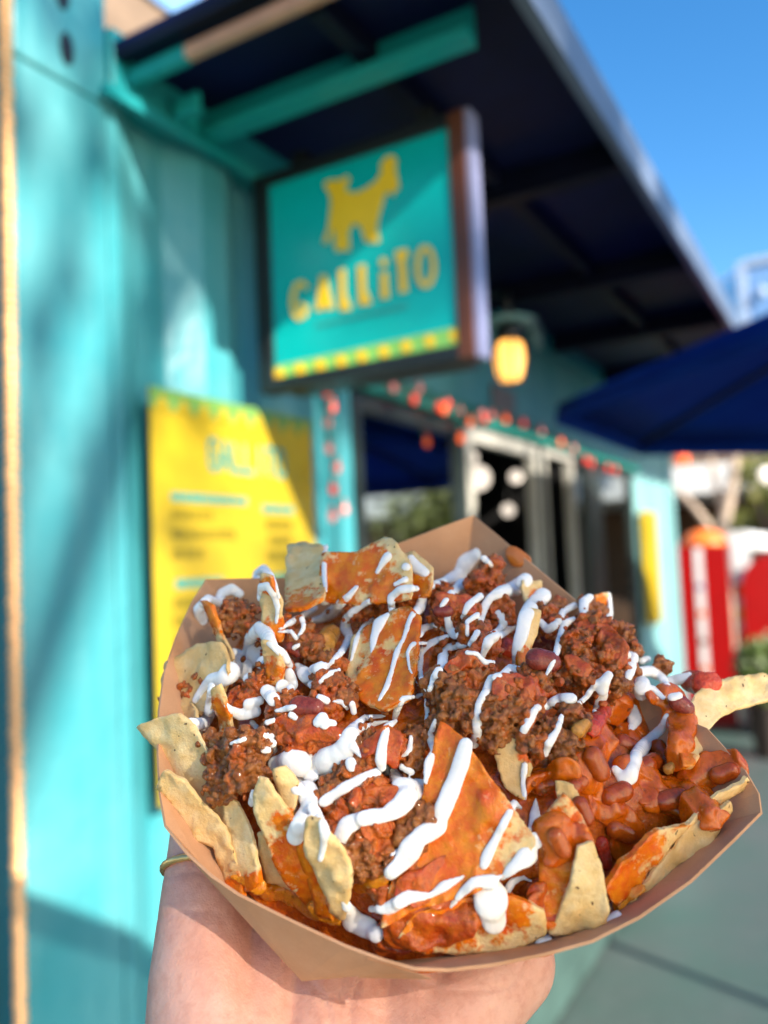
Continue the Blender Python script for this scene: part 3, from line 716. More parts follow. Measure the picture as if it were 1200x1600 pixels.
for k_ in range(4):
    xx = xw + .1 + k_ * (xl - xw - .3) / 3; G().box((xx, YB + .65, at_y(1130, 510, YB).z - 2), (xx + .06, YB + .72, at_y(1130, 424, YB).z)).build('rail_post', 'bldg_frame', wing)
# tan building behind the container
tb = thing('stucco_building', 'tan stucco building rising behind the container at upper left', 'building', (-9, 9, 0))
G().box((-16, .9, 0), (-3.2, 14, 12)).build('wall', 'tan', tb)
for i_ in range(6):
    for j_ in range(3): G().box((-3.199, 1.6 + i_ * 2.1, 2.9 + j_ * 2.9), (-3.16, 2.7 + i_ * 2.1, 4.6 + j_ * 2.9)).build('window', 'bldg_glass', tb)
for i_ in range(4):
    for j_ in range(3):
        G().box((-15 + i_ * 3, .86, 3.2 + j_ * 2.9), (-13.6 + i_ * 3, .899, 5 + j_ * 2.9)).build('window', 'bldg_glass', tb)
G().box((-16.2, .7, 12.0005), (-3.0, 14.2, 12.3)).build('cornice', 'brown_wood', tb)
# ---------------------------------------------------------------- out of view: umbrella added for the tray's light; surroundings the window glass shows
def sunline(P, k): return Vector(P) - SUN_DIR * k
q = sunline((0.93, 0.27, 1.56), 1.25); S_ = -SUN_DIR; low = (Vector((0, 0, -1)) - S_ * -S_.z).normalized()
q = q + low * .84
umbrella((q.x, q.y, 0), .82, q.z, q.z + .22, 'cream canvas umbrella added out of view behind the photographer to shade and softly light the tray', None, 'canvas', S_)  # added unseen: cuts the hard sun and glows as warm light on the food
tree(7.5, -2.2, 9.3, 2.4, 'tall leafy tree behind the photographer that throws dappled light on the wall', n=3600, size=.09, tr_r=.07, lobes=11, zb=6.35)
tree(3.1, 9.6, 4.0, 1.1, 'olive tree far to the right, reflected in the kiosk window', 'leaf2', n=1300, size=.12, tr_r=.14, lobes=9, zb=1.5)
tree(4.4, 13.0, 4.6, 1.4, 'second olive tree far to the right, reflected in the kiosk window', 'leaf2', n=2400, size=.14, tr_r=.16, lobes=9, zb=2.0)
pb = thing('white_house', 'long white house across the square, reflected in the kiosk window', 'building', (16, 24, 0))
G().box((8, 22, 0), (26, 28, 6.2)).build('wall', 'white', pb); G().box((7.8, 21.7, 6.2005), (26.2, 28.2, 6.5)).build('roof', 'tan', pb)
for i_ in range(5): G().box((9.5 + i_ * 3.2, 21.97, 1.2), (11 + i_ * 3.2, 21.999, 3)).build('window', 'bldg_glass', pb)
#=FOOD=
# ================================================================ THE TRAY OF NACHOS, HELD UP IN FRONT
TILT = rad(44)
_g = Vector((-sin(YAW), cos(YAW), 0))
TN = (Vector((0, 0, 1)) * cos(TILT) - _g * sin(TILT)).normalized()
TU = Vector((cos(YAW), sin(YAW), 0)); TV = TN.cross(TU)
TC = CAM + ray(700, 1165) * 0.29
def tp(x, y, h=0.0):
    d = ray(x, y); return CAM + d * (((TC - CAM).dot(TN) + h) / d.dot(TN))
def uv(P): q = P - TC; return q.dot(TU), q.dot(TV)
RIM = [(740,805,.004),(690,823,.003),(620,850,0),(540,878,0),(450,903,0),(385,904,0),(322,905,.001),(300,940,.0),(275,995,0),(256,1050,0),(248,1110,0),(246,1180,0),
       (249,1240,0),(258,1290,0),(292,1333,0),(330,1368,0),(372,1397,0),(450,1436,0),(540,1478,0),(600,1500,0),(650,1514,0),(700,1516,-.001),(770,1508,-.001),(850,1492,-.001),(925,1471,-.001),
       (1000,1433,0),(1080,1377,0),(1145,1315,0),(1190,1270,.0),(1186,1240,.001),(1165,1204,.001),(1105,1138,.0),(1040,1110,-.010),(985,1062,-.012),(935,1005,-.010),(900,938,0),(820,872,.002)]
rimP = [tp(x, y, h) for x, y, h in RIM]
cen = sum(rimP, Vector()) / len(rimP)
cu, cv = uv(cen)
_pol = sorted((math.atan2(uv(p)[1] - cv, uv(p)[0] - cu), math.hypot(uv(p)[1] - cv, uv(p)[0] - cu)) for p in rimP)
_pa = np.array([a for a, r in _pol]); _pr = np.array([r for a, r in _pol])
def rimR(a): return np.interp(a, np.concatenate([_pa - 2 * pi, _pa, _pa + 2 * pi]), np.tile(_pr, 3))
def moundH(u_, v_):
    a = math.atan2(v_ - cv, u_ - cu); q = min(1.15, math.hypot(u_ - cu, v_ - cv) / float(rimR(a)))
    return -0.012 + 0.030 * (1 - q ** 2.4)
def tm(x, y, dh=0.0):
    h = 0.01
    for _ in range(14):
        P = tp(x, y, h); h = h * .4 + .6 * (moundH(*uv(P)) + dh)
    return tp(x, y, h)
def px(P): q = P - CAM; z = q.dot(FW); return 600 + FPX * q.dot(RT) / z, 800 - FPX * q.dot(UP) / z, z

# ---- paper tray
tray = thing('paper_tray', 'brown kraft paper food tray piled with nachos, held in the hand', 'food tray', TC - TN * .04)
BD = 0.040
def basep(i):
    x, y, h = RIM[i]
    u_, v_ = uv(rimP[i]); return TC + TU * (cu + (u_ - cu) * .70) + TV * (cv + (v_ - cv) * .70) - TN * BD
K1 = tp(472, 1531, -.030)
nr = len(RIM); base = [basep(i) for i in range(nr)]
for i in range(13, 21): base[i] = K1
base[12] = base[12].lerp(K1, .5); base[21] = base[21].lerp(K1, .25)
V = []; F = []; ROWS = 5
for r_ in range(ROWS):
    for i in range(nr):
        p = rimP[i].lerp(base[i], r_ / (ROWS - 1)); V.append(p)
for r_ in range(ROWS - 1):
    for i in range(nr):
        j = (i + 1) % nr; F.append([r_ * nr + i, r_ * nr + j, (r_ + 1) * nr + j, (r_ + 1) * nr + i])
bc = sum(base, Vector()) / nr; V.append(bc); ci = len(V) - 1
for i in range(nr): F.append([(ROWS - 1) * nr + i, (ROWS - 1) * nr + (i + 1) % nr, ci])
wall = link('tray_shell', V, F, 'kraft', tray)
bm = bmesh.new(); bm.from_mesh(wall.data); bmesh.ops.remove_doubles(bm, verts=bm.verts, dist=1e-5); bmesh.ops.recalc_face_normals(bm, faces=bm.faces); bm.to_mesh(wall.data); bm.free()
so_ = wall.modifiers.new('thick', 'SOLIDIFY'); so_.thickness = .0009; so_.offset = 0
# the glued corner flap lying on the outside of the front panel
fl = [tp(575, 1492, -.002), tp(655, 1517, -.002), tp(674, 1524, -.004), tp(640, 1524, -.012), tp(560, 1522, -.018)]
fl = [p - FW * .0012 for p in fl]
gg = G(); gg.prism(fl, FW * -.0008); gg.build('corner_flap', 'kraft', tray)

# ---- collected surfaces to rest things on
ACCV, ACCF = [], []
def acc(V, F):
    b = len(ACCV); ACCV.extend([tuple(v) for v in V]); ACCF.extend([[i + b for i in f] for f in F])
acc(V, F)
BVH = [None]
def rebuild(): BVH[0] = BVHTree.FromPolygons(ACCV, ACCF)

# ---- chili filling under everything: a lumpy heap
nA, nRg = 220, 60; V = []
for j in range(nRg + 1):
    q = 0.90 * j / nRg
    for i in range(nA):
        a = 2 * pi * i / nA - pi; R = float(rimR(a)) * q
        u_, v_ = cu + R * cos(a), cv + R * sin(a)
        V.append(TC + TU * u_ + TV * v_ + TN * (moundH(u_, v_) - .0075 - .030 * max(0, q - .55)))
Va = np.array(V); d_ = vnoise(Va, 90, 1) * .0030 + vnoise(Va, 220, 2) * .0016 + vnoise(Va, 520, 3) * .0006
Va = Va + np.outer(d_, np.array(TN))
F = [[j * nA + i, j * nA + (i + 1) % nA, (j + 1) * nA + (i + 1) % nA, (j + 1) * nA + i] for j in range(nRg) for i in range(nA)]
o = link('chili_filling', Va, F, 'chili', None, True); tag(o, 'saucy chili filling showing between the chips in the tray', 'chili', kind='stuff')
acc(Va, F)

# ---- tortilla chips
def catmull(pts, closed=True, step=6.0):
    P = np.array(pts, float); n = len(P); out = []
    rng = range(n if closed else n - 1)
    for i in rng:
        p0, p1, p2, p3 = [P[k % n] if closed else P[min(max(k, 0), n - 1)] for k in (i - 1, i, i + 1, i + 2)]
        L = np.hypot(*(p2 - p1)[:2]); m = max(1, int(L / step))
        for k in range(m):
            t = k / m
            q = .5 * ((2 * p1) + (-p0 + p2) * t + (2 * p0 - 5 * p1 + 4 * p2 - p3) * t * t + (-p0 + 3 * p1 - 3 * p2 + p3) * t ** 3)
            lin = p1 * (1 - t) + p2 * t
            out.append(q * .3 + lin * .7)
    if not closed: out.append(P[-1])
    return np.array(out)
def inpoly(x, y, P):
    c_ = False; n = len(P); j = n - 1
    for i in range(n):
        if (P[i][1] > y) != (P[j][1] > y) and x < (P[j][0] - P[i][0]) * (y - P[i][1]) / (P[j][1] - P[i][1]) + P[i][0]: c_ = not c_
        j = i
    return c_
seed_ = [10]
def chip(label, pts, sauce=(), toast=0.0, bend=.0018, thick=.0011, warp=.0009, dh0=0.0):
    seed_[0] += 1; sd = seed_[0]
    A = np.array([list(tm(x, y, (h + dh0) * .001)) for x, y, h in pts])
    c0 = A.mean(0); _, _, vt = np.linalg.svd(A - c0); n_ = Vector(vt[2])
    view = (Vector(c0) - CAM).normalized()
    if n_.dot(view) > 0: n_ = -n_
    if -n_.dot(view) < .28:       # keep the plate from lying along the line of sight
        n_ = (n_ - view * (.28 + n_.dot(view))).normalized()
    e1 = Vector(vt[0]); e1 = (e1 - n_ * e1.dot(n_)).normalized(); e2 = n_.cross(e1)
    def hit(x, y):
        d = ray(x, y); return CAM + d * ((Vector(c0) - CAM).dot(n_) / d.dot(n_))
    B2 = catmull([(x, y) for x, y, h in pts], True, 4.5)
    cx_ = B2.mean(0)
    nz = vnoise(np.c_[B2, np.zeros(len(B2))], .11, sd)
    nz = nz * 1.5 + vnoise(np.c_[B2, np.zeros(len(B2))], .33, sd + 200) * 1.1
    B2 = B2 + (B2 - cx_) / np.maximum(1, np.linalg.norm(B2 - cx_, axis=1))[:, None] * nz[:, None]
    lo, hi = B2.min(0), B2.max(0); st = 5.5; inner = []
    for yy in np.arange(lo[1] + 3, hi[1], st):
        for xx in np.arange(lo[0] + 3, hi[0], st):
            qx, qy = xx + RNG.uniform(-1, 1), yy + RNG.uniform(-1, 1)
            if inpoly(qx, qy, B2) and np.min(np.hypot(B2[:, 0] - qx, B2[:, 1] - qy)) > 3: inner.append((qx, qy))
    pts2 = [Vector(p) for p in B2.tolist()] + [Vector(p) for p in inner]; nb = len(B2)
    vo, eo, fo, ov, oe, of = delaunay_2d_cdt(pts2, [(i, (i + 1) % nb) for i in range(nb)], [list(range(nb))], 1, 1e-4)
    X2 = np.array([tuple(p) for p in vo]); W = np.array([list(hit(*p)) for p in X2])
    n3 = np.array(n_); loc = np.c_[(W - c0) @ np.array(e1), (W - c0) @ np.array(e2)]
    sc_ = max(.01, np.abs(loc[:, 0]).max())
    disp = bend * ((loc[:, 0] / sc_) ** 2 - .4) + vnoise(W, 130, sd) * warp * 1.3 + np.maximum(0, vnoise(W, 240, sd + 50) - .15) * warp * 2.2 + vnoise(W, 700, sd + 90) * warp * .25
    sm = np.zeros(len(X2))
    for sx, sy, sr in sauce: sm = np.maximum(sm, 1.0 - .5 * np.hypot(X2[:, 0] - sx, X2[:, 1] - sy) / sr)
    sm = np.clip(sm, 0, 1); skin_ = np.clip((sm - .42) / .12, 0, 1)
    disp = disp + skin_ * (.0006 + .0004 * vnoise(W, 420, sd + 7))
    ft = W + np.outer(disp, n3); nv = len(ft)
    bk = W + np.outer(disp * .8 - thick - skin_ * .0004, n3) 
    fs = []
    for f in fo:
        a, b_, c_ = [Vector(ft[i]) for i in f[:3]]
        f = list(f) if (b_ - a).cross(c_ - a).dot(n_) > 0 else list(f)[::-1]
        fs.append(f)
    ed = {}
    for f in fs:
        for a, b_ in zip(f, f[1:] + f[:1]): ed[(a, b_)] = 1
    side = [(a, b_) for (a, b_) in ed if (b_, a) not in ed]
    # soften the rim: pull edge vertices slightly back
    allf = fs + [[i + nv for i in f[::-1]] for f in fs] + [[b_, a, a + nv, b_ + nv] for a, b_ in side]
    VV = np.r_[ft, bk]
    tm_ = np.full(len(VV), toast); 
    o = link('tortilla_chip', VV, allf, 'chip', None, True, {'sauce': np.r_[sm, sm * .9], 'toast': tm_})
    acc(VV, allf)
    o.data.polygons.foreach_set('use_smooth', [True] * (2 * len(fs)) + [False] * len(side))
    return tag(o, label, 'tortilla chip', 'tortilla chips piled in the tray')
CH = [
 ('tan rounded chip tucked against the left wall of the tray', [(253,1062,4),(268,1030,6),(305,1006,8),(345,1003,8),(364,1050,2),(335,1105,-4),(290,1122,-6),(256,1095,-4)], [], .35),
 ('small chip edge low under the round tan chip at the left wall', [(252,1090,-5),(300,1098,-4),(314,1138,-6),(262,1134,-8)], [(252,1104,14)], .1),
 ('pale pointed chip sticking out furthest left over the tray rim', [(222,1136,10),(240,1124,11),(282,1115,11),(302,1135,9),(322,1178,6),(348,1222,2),(380,1280,-3),(402,1332,-8),(414,1374,-12),(396,1388,-14),(345,1335,-9),(298,1268,-3),(255,1185,5)], [(408,1376,18)], .0),
 ('curled pale yellow chip standing in the lower left corner of the tray', [(249,1229,2),(262,1202,4),(286,1216,1),(312,1256,-3),(348,1300,-8),(364,1342,-12),(392,1400,-18),(360,1394,-18),(336,1356,-15),(325,1331,-13),(295,1309,-9),(268,1268,-3)], [(372,1385,22)], .18),
 ('tan chip lying deep between the two upright chips at lower left', [(405,1300,-8),(440,1306,-8),(472,1350,-10),(467,1390,-15),(412,1378,-15)], [], .3),
 ('upright chip with orange inner face and crema drop on its left', [(394,1242,6),(403,1216,9),(416,1217,9),(438,1246,5),(470,1292,0),(498,1350,-7),(512,1408,-15),(488,1424,-17),(452,1384,-12),(420,1314,-3),(399,1266,3)], [(470,1335,52),(490,1395,40),(440,1280,16)], .05),
 ('small upright chip whose top is dipped in the big white crema pool', [(428,1200,10),(445,1198,10),(464,1225,8),(458,1285,2),(440,1266,4),(430,1232,7)], [(452,1275,14)], .15),
 ('orange soaked chip squeezed behind the big pale upright chip', [(455,1272,4),(482,1296,4),(505,1360,-4),(524,1434,-12),(500,1418,-13),(470,1350,-6)], [(485,1350,120)], 0),
 ('big pale upright chip at lower left with crema running over its top', [(478,1278,14),(500,1280,14),(520,1305,12),(540,1335,8),(553,1362,5),(548,1395,0),(536,1442,-8),(524,1438,-9),(500,1380,-2),(480,1330,6)], [(505,1420,14)], .0),
 ('large orange sauced chip in the centre front with a wide crema stroke', [(688,1128,5),(722,1150,7),(765,1212,9),(800,1260,10),(834,1306,8),(838,1320,7),(800,1360,3),(740,1397,1),(650,1422,-1),(596,1450,-3),(612,1380,-1),(650,1290,2),(668,1200,4)], [(700,1240,105),(690,1340,90),(760,1270,42),(730,1400,70),(640,1420,60),(690,1150,40)], 0),
 ('orange sauced chip standing at the back centre with pale lower left', [(553,992,0),(595,965,4),(640,951,8),(656,962,8),(652,1040,4),(642,1092,2),(602,1112,0),(565,1097,-1),(535,1062,-2),(545,1022,-2)], [(612,1062,52),(645,985,38),(590,990,24),(572,1080,30)], .12),
 ('square pale chip upright at the back left with an orange foot', [(450,855,16),(504,853,16),(508,938,0),(446,956,0)], [(476,966,44)], .12),
 ('orange chip with one dark spot upright beside the square pale chip', [(506,868,14),(556,862,15),(598,838,18),(617,843,18),(642,882,12),(642,936,0),(560,944,-2),(506,940,-2)], [(532,905,46),(582,882,30),(605,925,30)], .0),
 ('pale back chip touched with sauce and crema behind the orange back chip', [(622,872,8),(648,862,9),(674,885,8),(672,934,-3),(632,934,-3)], [(652,925,28),(636,888,10)], 0),
 ('thin upright chip topped by the tall crema loop at back left', [(410,893,21),(427,900,21),(440,942,11),(442,1002,-2),(420,1002,-2),(407,940,11)], [(424,912,16),(436,985,22)], .2),
 ('thin upright chip edge under crema on the far left of the food', [(317,938,19),(333,945,19),(346,990,9),(363,1032,1),(352,1042,-1),(334,1000,7)], [(325,958,34)], .25),
 ('thin orange chip edge poking from the crema peak at left', [(410,1000,15),(425,1003,15),(443,1042,7),(441,1074,0),(425,1072,0),(412,1032,7)], [(425,1050,20)], .3),
 ('thin orange chip edge under the lowest crema peak at the left', [(331,1077,15),(345,1068,15),(357,1110,7),(367,1162,-3),(350,1168,-3),(334,1112,5)], [(345,1112,24)], .25),
 ('cream coloured chip flat at the very front rim', [(622,1462,-8),(650,1425,-5),(720,1405,-3),(800,1396,-2),(850,1420,-2),(852,1460,-6),(800,1488,-10),(720,1494,-10),(660,1486,-10)], [(690,1425,66),(780,1412,52)], .0),
 ('pale rough edged chip standing at the front right rim', [(903,1325,10),(928,1321,10),(940,1350,8),(949,1412,2),(945,1442,-3),(890,1466,-8),(857,1460,-8),(872,1430,-4),(888,1380,3)], [], .0),
 ('orange glazed chip leaning left of the pale rough edged chip', [(880,1238,10),(906,1270,10),(929,1312,9),(906,1342,7),(890,1400,1),(864,1452,-7),(848,1442,-7),(842,1370,1),(842,1290,6)], [(870,1330,85),(862,1420,30)], .0),
 ('tan chip corner under the brown folded sauce right of centre', [(868,1220,4),(900,1228,4),(918,1280,2),(880,1284,0)], [], .3),
 ('long chip on edge at the right with orange left face', [(950,1404,-6),(944,1385,-5),(985,1330,0),(1030,1300,2),(1075,1288,2),(1110,1255,4),(1163,1212,6),(1167,1228,5),(1128,1258,1),(1080,1300,-2),(1010,1372,-7),(962,1410,-8)], [(970,1372,42),(1005,1318,34),(1060,1270,24)], .05),
 ('speckled tan chip lowest along the right wall of the tray', [(962,1412,-12),(1010,1374,-8),(1075,1305,-4),(1125,1262,0),(1140,1250,1),(1144,1268,0),(1120,1306,-4),(1086,1360,-10),(1020,1397,-14)], [(1010,1400,14)], .3),
 ('long pale chip reaching out over the right side of the tray', [(1060,1172,4),(1068,1130,10),(1085,1085,16),(1110,1060,18),(1150,1054,18),(1215,1058,16),(1245,1070,14),(1215,1093,14),(1165,1102,14),(1130,1116,12),(1108,1140,8),(1100,1170,4),(1084,1198,0),(1064,1202,-1)], [(1066,1190,20)], .0),
 ('small orange chip corner with crema tip at the back right', [(926,930,13),(950,925,13),(958,962,5),(950,982,1),(928,962,5)], [(936,948,20)], .0),
 ('pinkish upright chip under a thick crema streak at right of centre', [(824,950,12),(843,955,12),(839,990,8),(821,1042,0),(806,1047,0),(811,990,8)], [(822,1034,22)], .0),
 ('brown spotted chip half buried right of the centre front chip', [(782,1150,3),(815,1158,3),(832,1200,1),(818,1250,-3),(790,1232,-3),(772,1180,1)], [(826,1180,14)], .45),
 ('pale chip tip behind the crema pool at the back right', [(818,905,6),(846,909,6),(849,938,1),(822,938,0)], [(840,930,12)], .0),
 ('pale chip sliver under the saucy pieces at the far right', [(1095,1190,2),(1125,1180,3),(1160,1200,2),(1130,1225,-2),(1098,1215,-2)], [], .0),
]
LIFT = {'curled pale': 10, 'pale pointed': 4, 'tan chip lying': 5, 'upright chip with': 4, 'big pale': 4, 'orange soaked': 5, 'cream coloured': 1, 'long chip on': 4, 'speckled tan': 6, 'pale rough': 3, 'small chip edge': 4, 'tan rounded': 3, 'square pale': 9, 'orange chip with one': 8, 'pale back chip': 8, 'thin upright chip topped': 5, 'pale chip tip': 4}
CURL = {'curled pale': .005, 'pale pointed': .004, 'big pale': -.003, 'upright chip with': -.003, 'long pale': .004, 'pale rough': -.002}
for L_, P_, S_, T_ in CH: chip(L_, P_, S_, T_, bend=next((v for k_, v in CURL.items() if L_.startswith(k_)), .0018), dh0=next((v for k_, v in LIFT.items() if L_.startswith(k_)), 0))

from mathutils.kdtree import KDTree
TS = bpy.data.scenes.new('remesh_bench')
def fuse(V, F, voxel, iters=6):
    me = bpy.data.meshes.new('t'); me.from_pydata(V.tolist(), [], F.tolist()); o = bpy.data.objects.new('t', me); TS.collection.objects.link(o)
    m = o.modifiers.new('r', 'REMESH'); m.mode = 'VOXEL'; m.voxel_size = voxel; m.use_smooth_shade = True
    s = o.modifiers.new('s', 'SMOOTH'); s.factor = .5; s.iterations = iters
    vl = TS.view_layers[0]; vl.update(); dg = vl.depsgraph
    e = o.evaluated_get(dg).to_mesh(); n = len(e.vertices)
    P = np.empty(n * 3); e.vertices.foreach_get('co', P); P = P.reshape(-1, 3); Fq = [list(p.vertices) for p in e.polygons]
    o.evaluated_get(dg).to_mesh_clear(); bpy.data.objects.remove(o); bpy.data.meshes.remove(me)
    return P, Fq
# ---- ground beef: clumps of many irregular crumbs
def icov(sub):
    b = bmesh.new(); bmesh.ops.create_icosphere(b, subdivisions=sub, radius=1)
    v = np.array([tuple(q.co) for q in b.verts]); f = np.array([[q.index for q in p.verts] for p in b.faces]); b.free(); return v, f
I3 = icov(3); I2 = icov(2)
CR = []
for k in range(14):
    v = I3[0]; q = v * (1 + .34 * vnoise(v, 1.3, k)[:, None] + .20 * vnoise(v, 3.1, k + 30)[:, None] + .07 * vnoise(v, 7.0, k + 60)[:, None])
    CR.append(q * np.array([1, RNG.uniform(.65, .95), RNG.uniform(.5, .8)]))
CR2 = [I2[0] * (1 + .30 * vnoise(I2[0], 1.3, k)[:, None] + .16 * vnoise(I2[0], 3.1, k + 30)[:, None]) * np.array([1, RNG.uniform(.65, .95), RNG.uniform(.5, .8)]) for k in range(16)]
def rot_rand():
    q = RNG.normal(size=4); q /= np.linalg.norm(q); w_, x, y, z = q
    return np.array([[1 - 2 * (y * y + z * z), 2 * (x * y - z * w_), 2 * (x * z + y * w_)], [2 * (x * y + z * w_), 1 - 2 * (x * x + z * z), 2 * (y * z - x * w_)], [2 * (x * z - y * w_), 2 * (y * z + x * w_), 1 - 2 * (x * x + y * y)]])
def crumbs(name, centres, parent=None):
    VV, FF, TT, SS = [], [], [], []; off = 0
    for c_, r_, s_ in centres:
        v = CR[RNG.integers(len(CR))] @ rot_rand().T * r_ + c_
        VV.append(v); FF.append(I3[1] + off); off += len(v)
        TT.append(np.full(len(v), RNG.random())); SS.append(np.full(len(v), np.clip(s_ + RNG.normal() * .18, 0, 1)))
    VV = np.concatenate(VV); FF = np.concatenate(FF).tolist()
    o = link(name, VV, FF, 'beef', parent, True, {'tone': np.concatenate(TT), 'sauce': np.concatenate(SS)})
    acc(VV, FF); return o
def crumb_cloud(centres, base):
    VV, FF = [], []; off = 0
    for c_, r_, s_ in centres:
        v = base[1][RNG.integers(len(base[1]))] @ rot_rand().T * r_ + c_
        VV.append(v); FF.append(base[0] + off); off += len(v)
    return np.concatenate(VV), np.concatenate(FF)
def clump(lobes, parent):
    cs = []
    up = (TN * .8 - FW * .6).normalized()
    for x, y, rp, dh, s_ in lobes:
        c_ = tm(x, y, dh * .001); R = rp * (c_ - CAM).dot(FW) / FPX
        c_ = c_ - up * R * .35
        nn = int(14 + (rp / 10.0) ** 2 * 9)
        for _ in range(nn):
            d = Vector(RNG.normal(size=3)).normalized()
            if d.dot(up) < -.25: d = -d
            p = c_ + d * R * RNG.uniform(.5, 1.0)
            cs.append((np.array(p), RNG.choice([.0008, .0011, .0014, .0018, .0024], p=[.22, .3, .26, .15, .07]), s_))
        for _ in range(14):
            d = Vector(RNG.normal(size=3)).normalized(); cs.append((np.array(c_ + d * R * .3), R * .42, s_))
    V, F = crumb_cloud(cs, (I2[1], CR2)); P, Fq = fuse(V, F, .00042, 1)
    P = P + np.outer(vnoise(P, 800, 3) * .0003, np.array(TN)) + np.outer(vnoise(P, 1000, 4) * .00022, np.array(TU)) + np.outer(vnoise(P, 1700, 9) * .00014, np.array(TV))
    kd = KDTree(len(cs)); [kd.insert(Vector(c_[0]), i) for i, c_ in enumerate(cs)]; kd.balance()
    tone0 = RNG.random(len(cs)); ss = np.array([c_[2] for c_ in cs]); jt = RNG.normal(size=len(cs)) * .1
    ix = np.array([kd.find(p)[1] for p in P.tolist()])
    o = link('clump', P, Fq, 'beef', parent, True, {'tone': tone0[ix], 'sauce': np.clip(ss[ix] + jt[ix], 0, 1)})
    acc(P, Fq); return o
beef = thing('ground_beef', 'clumps of saucy brown ground beef scattered over the chips', 'ground beef', TC)
for L_ in [
 [(372,962,38,8,.35),(405,982,24,4,.5),(355,975,24,6,.3)],
 [(352,1180,36,5,.2),(385,1165,40,9,.2),(345,1222,36,3,.2),(385,1212,38,6,.12),(332,1160,22,5,.2)],
 [(412,1062,30,2,.5),(435,1042,26,2,.7),(380,1092,28,0,.8)], [(450,1115,40,0,.75),(500,1110,36,0,.6),(520,1078,34,0,.5),(540,1090,26,0,.4)],
 [(300,1078,24,-2,.4),(320,1058,22,0,.5)],
 [(470,1000,28,1,.4),(492,1015,24,0,.3),(460,978,22,2,.5)], [(560,952,26,1,.4),(592,945,24,0,.4),(540,930,22,1,.4)], [(640,947,26,1,.5),(615,935,20,1,.3)],
 [(700,958,30,2,.55),(690,930,26,1,.6),(730,952,24,2,.6)], [(768,890,25,5,.5),(748,908,24,3,.65),(775,912,20,2,.5)], [(780,950,30,2,.6),(740,990,30,3,.5),(760,1010,26,4,.6)],
 [(700,1072,40,6,.12),(720,1110,42,6,.12),(692,1125,26,3,.2),(745,1062,36,7,.5),(730,1040,28,6,.7)],
 [(790,1080,40,7,.45),(770,1120,42,6,.12),(812,1108,42,6,.4),(830,1150,32,4,.3),(840,1062,36,6,.4),(775,1150,30,2,.15)],
 [(890,1110,28,3,.3),(880,1168,32,1,.1),(884,1200,24,-2,.05),(858,1140,26,3,.3),(905,1130,22,2,.3)],
 [(930,985,40,11,.5),(965,1000,36,10,.25),(900,1010,36,8,.5),(950,1035,36,8,.5),(985,1012,22,8,.15),(918,945,18,13,.2),(935,955,18,12,.2)],
 [(925,1062,32,4,.6),(966,1066,24,5,.2),(905,1050,28,4,.3),(980,1050,20,6,.3)], [(1036,1040,15,10,.1)],
 [(560,1328,40,1,.1),(540,1345,30,-1,.1),(588,1302,36,1,.7),(540,1276,36,1,.6),(610,1338,30,0,.3),(580,1350,30,-1,.2)], [(650,1292,30,0,.08),(640,1312,30,0,.08),(662,1275,24,0,.1)],
 [(520,1238,30,0,.3),(580,1240,36,1,.7),(610,1262,30,1,.7),(545,1210,30,1,.3),(555,1255,30,1,.5),(500,1262,26,0,.6)],
 [(565,1160,30,1,.3),(585,1182,30,1,.7),(612,1168,28,1,.7),(642,1180,26,-2,.08),(655,1150,24,-2,.1),(560,1195,24,1,.2)], [(470,1158,36,0,.75),(500,1150,30,0,.7),(525,1160,30,0,.6),(440,1140,26,0,.5)],
 [(868,980,24,3,.4),(850,960,22,4,.5),(870,950,20,5,.4)], [(600,1400,20,-4,.5),(640,1370,26,-2,.6)], [(520,1035,24,-1,.5),(505,1060,22,0,.5)],
]: clump(L_, beef)
cs = []
poly = [(300,1060),(420,1000),(560,930),(760,910),(960,960),(1010,1060),(960,1200),(860,1260),(760,1150),(660,1120),(640,1300),(560,1380),(500,1280),(380,1180)]
while len(cs) < 330:
    x, y = RNG.uniform(300, 1010), RNG.uniform(900, 1390)
    if inpoly(x, y, poly): cs.append((np.array(tm(x, y, -.003 + RNG.uniform(-.001, .0012))), RNG.uniform(.0007, .0016), RNG.uniform(.1, .7)))
o = crumbs('loose_beef_crumbs', cs); tag(o, 'loose beef crumbs spread through the chili between the clumps', 'beef crumbs', kind='stuff')
rebuild()

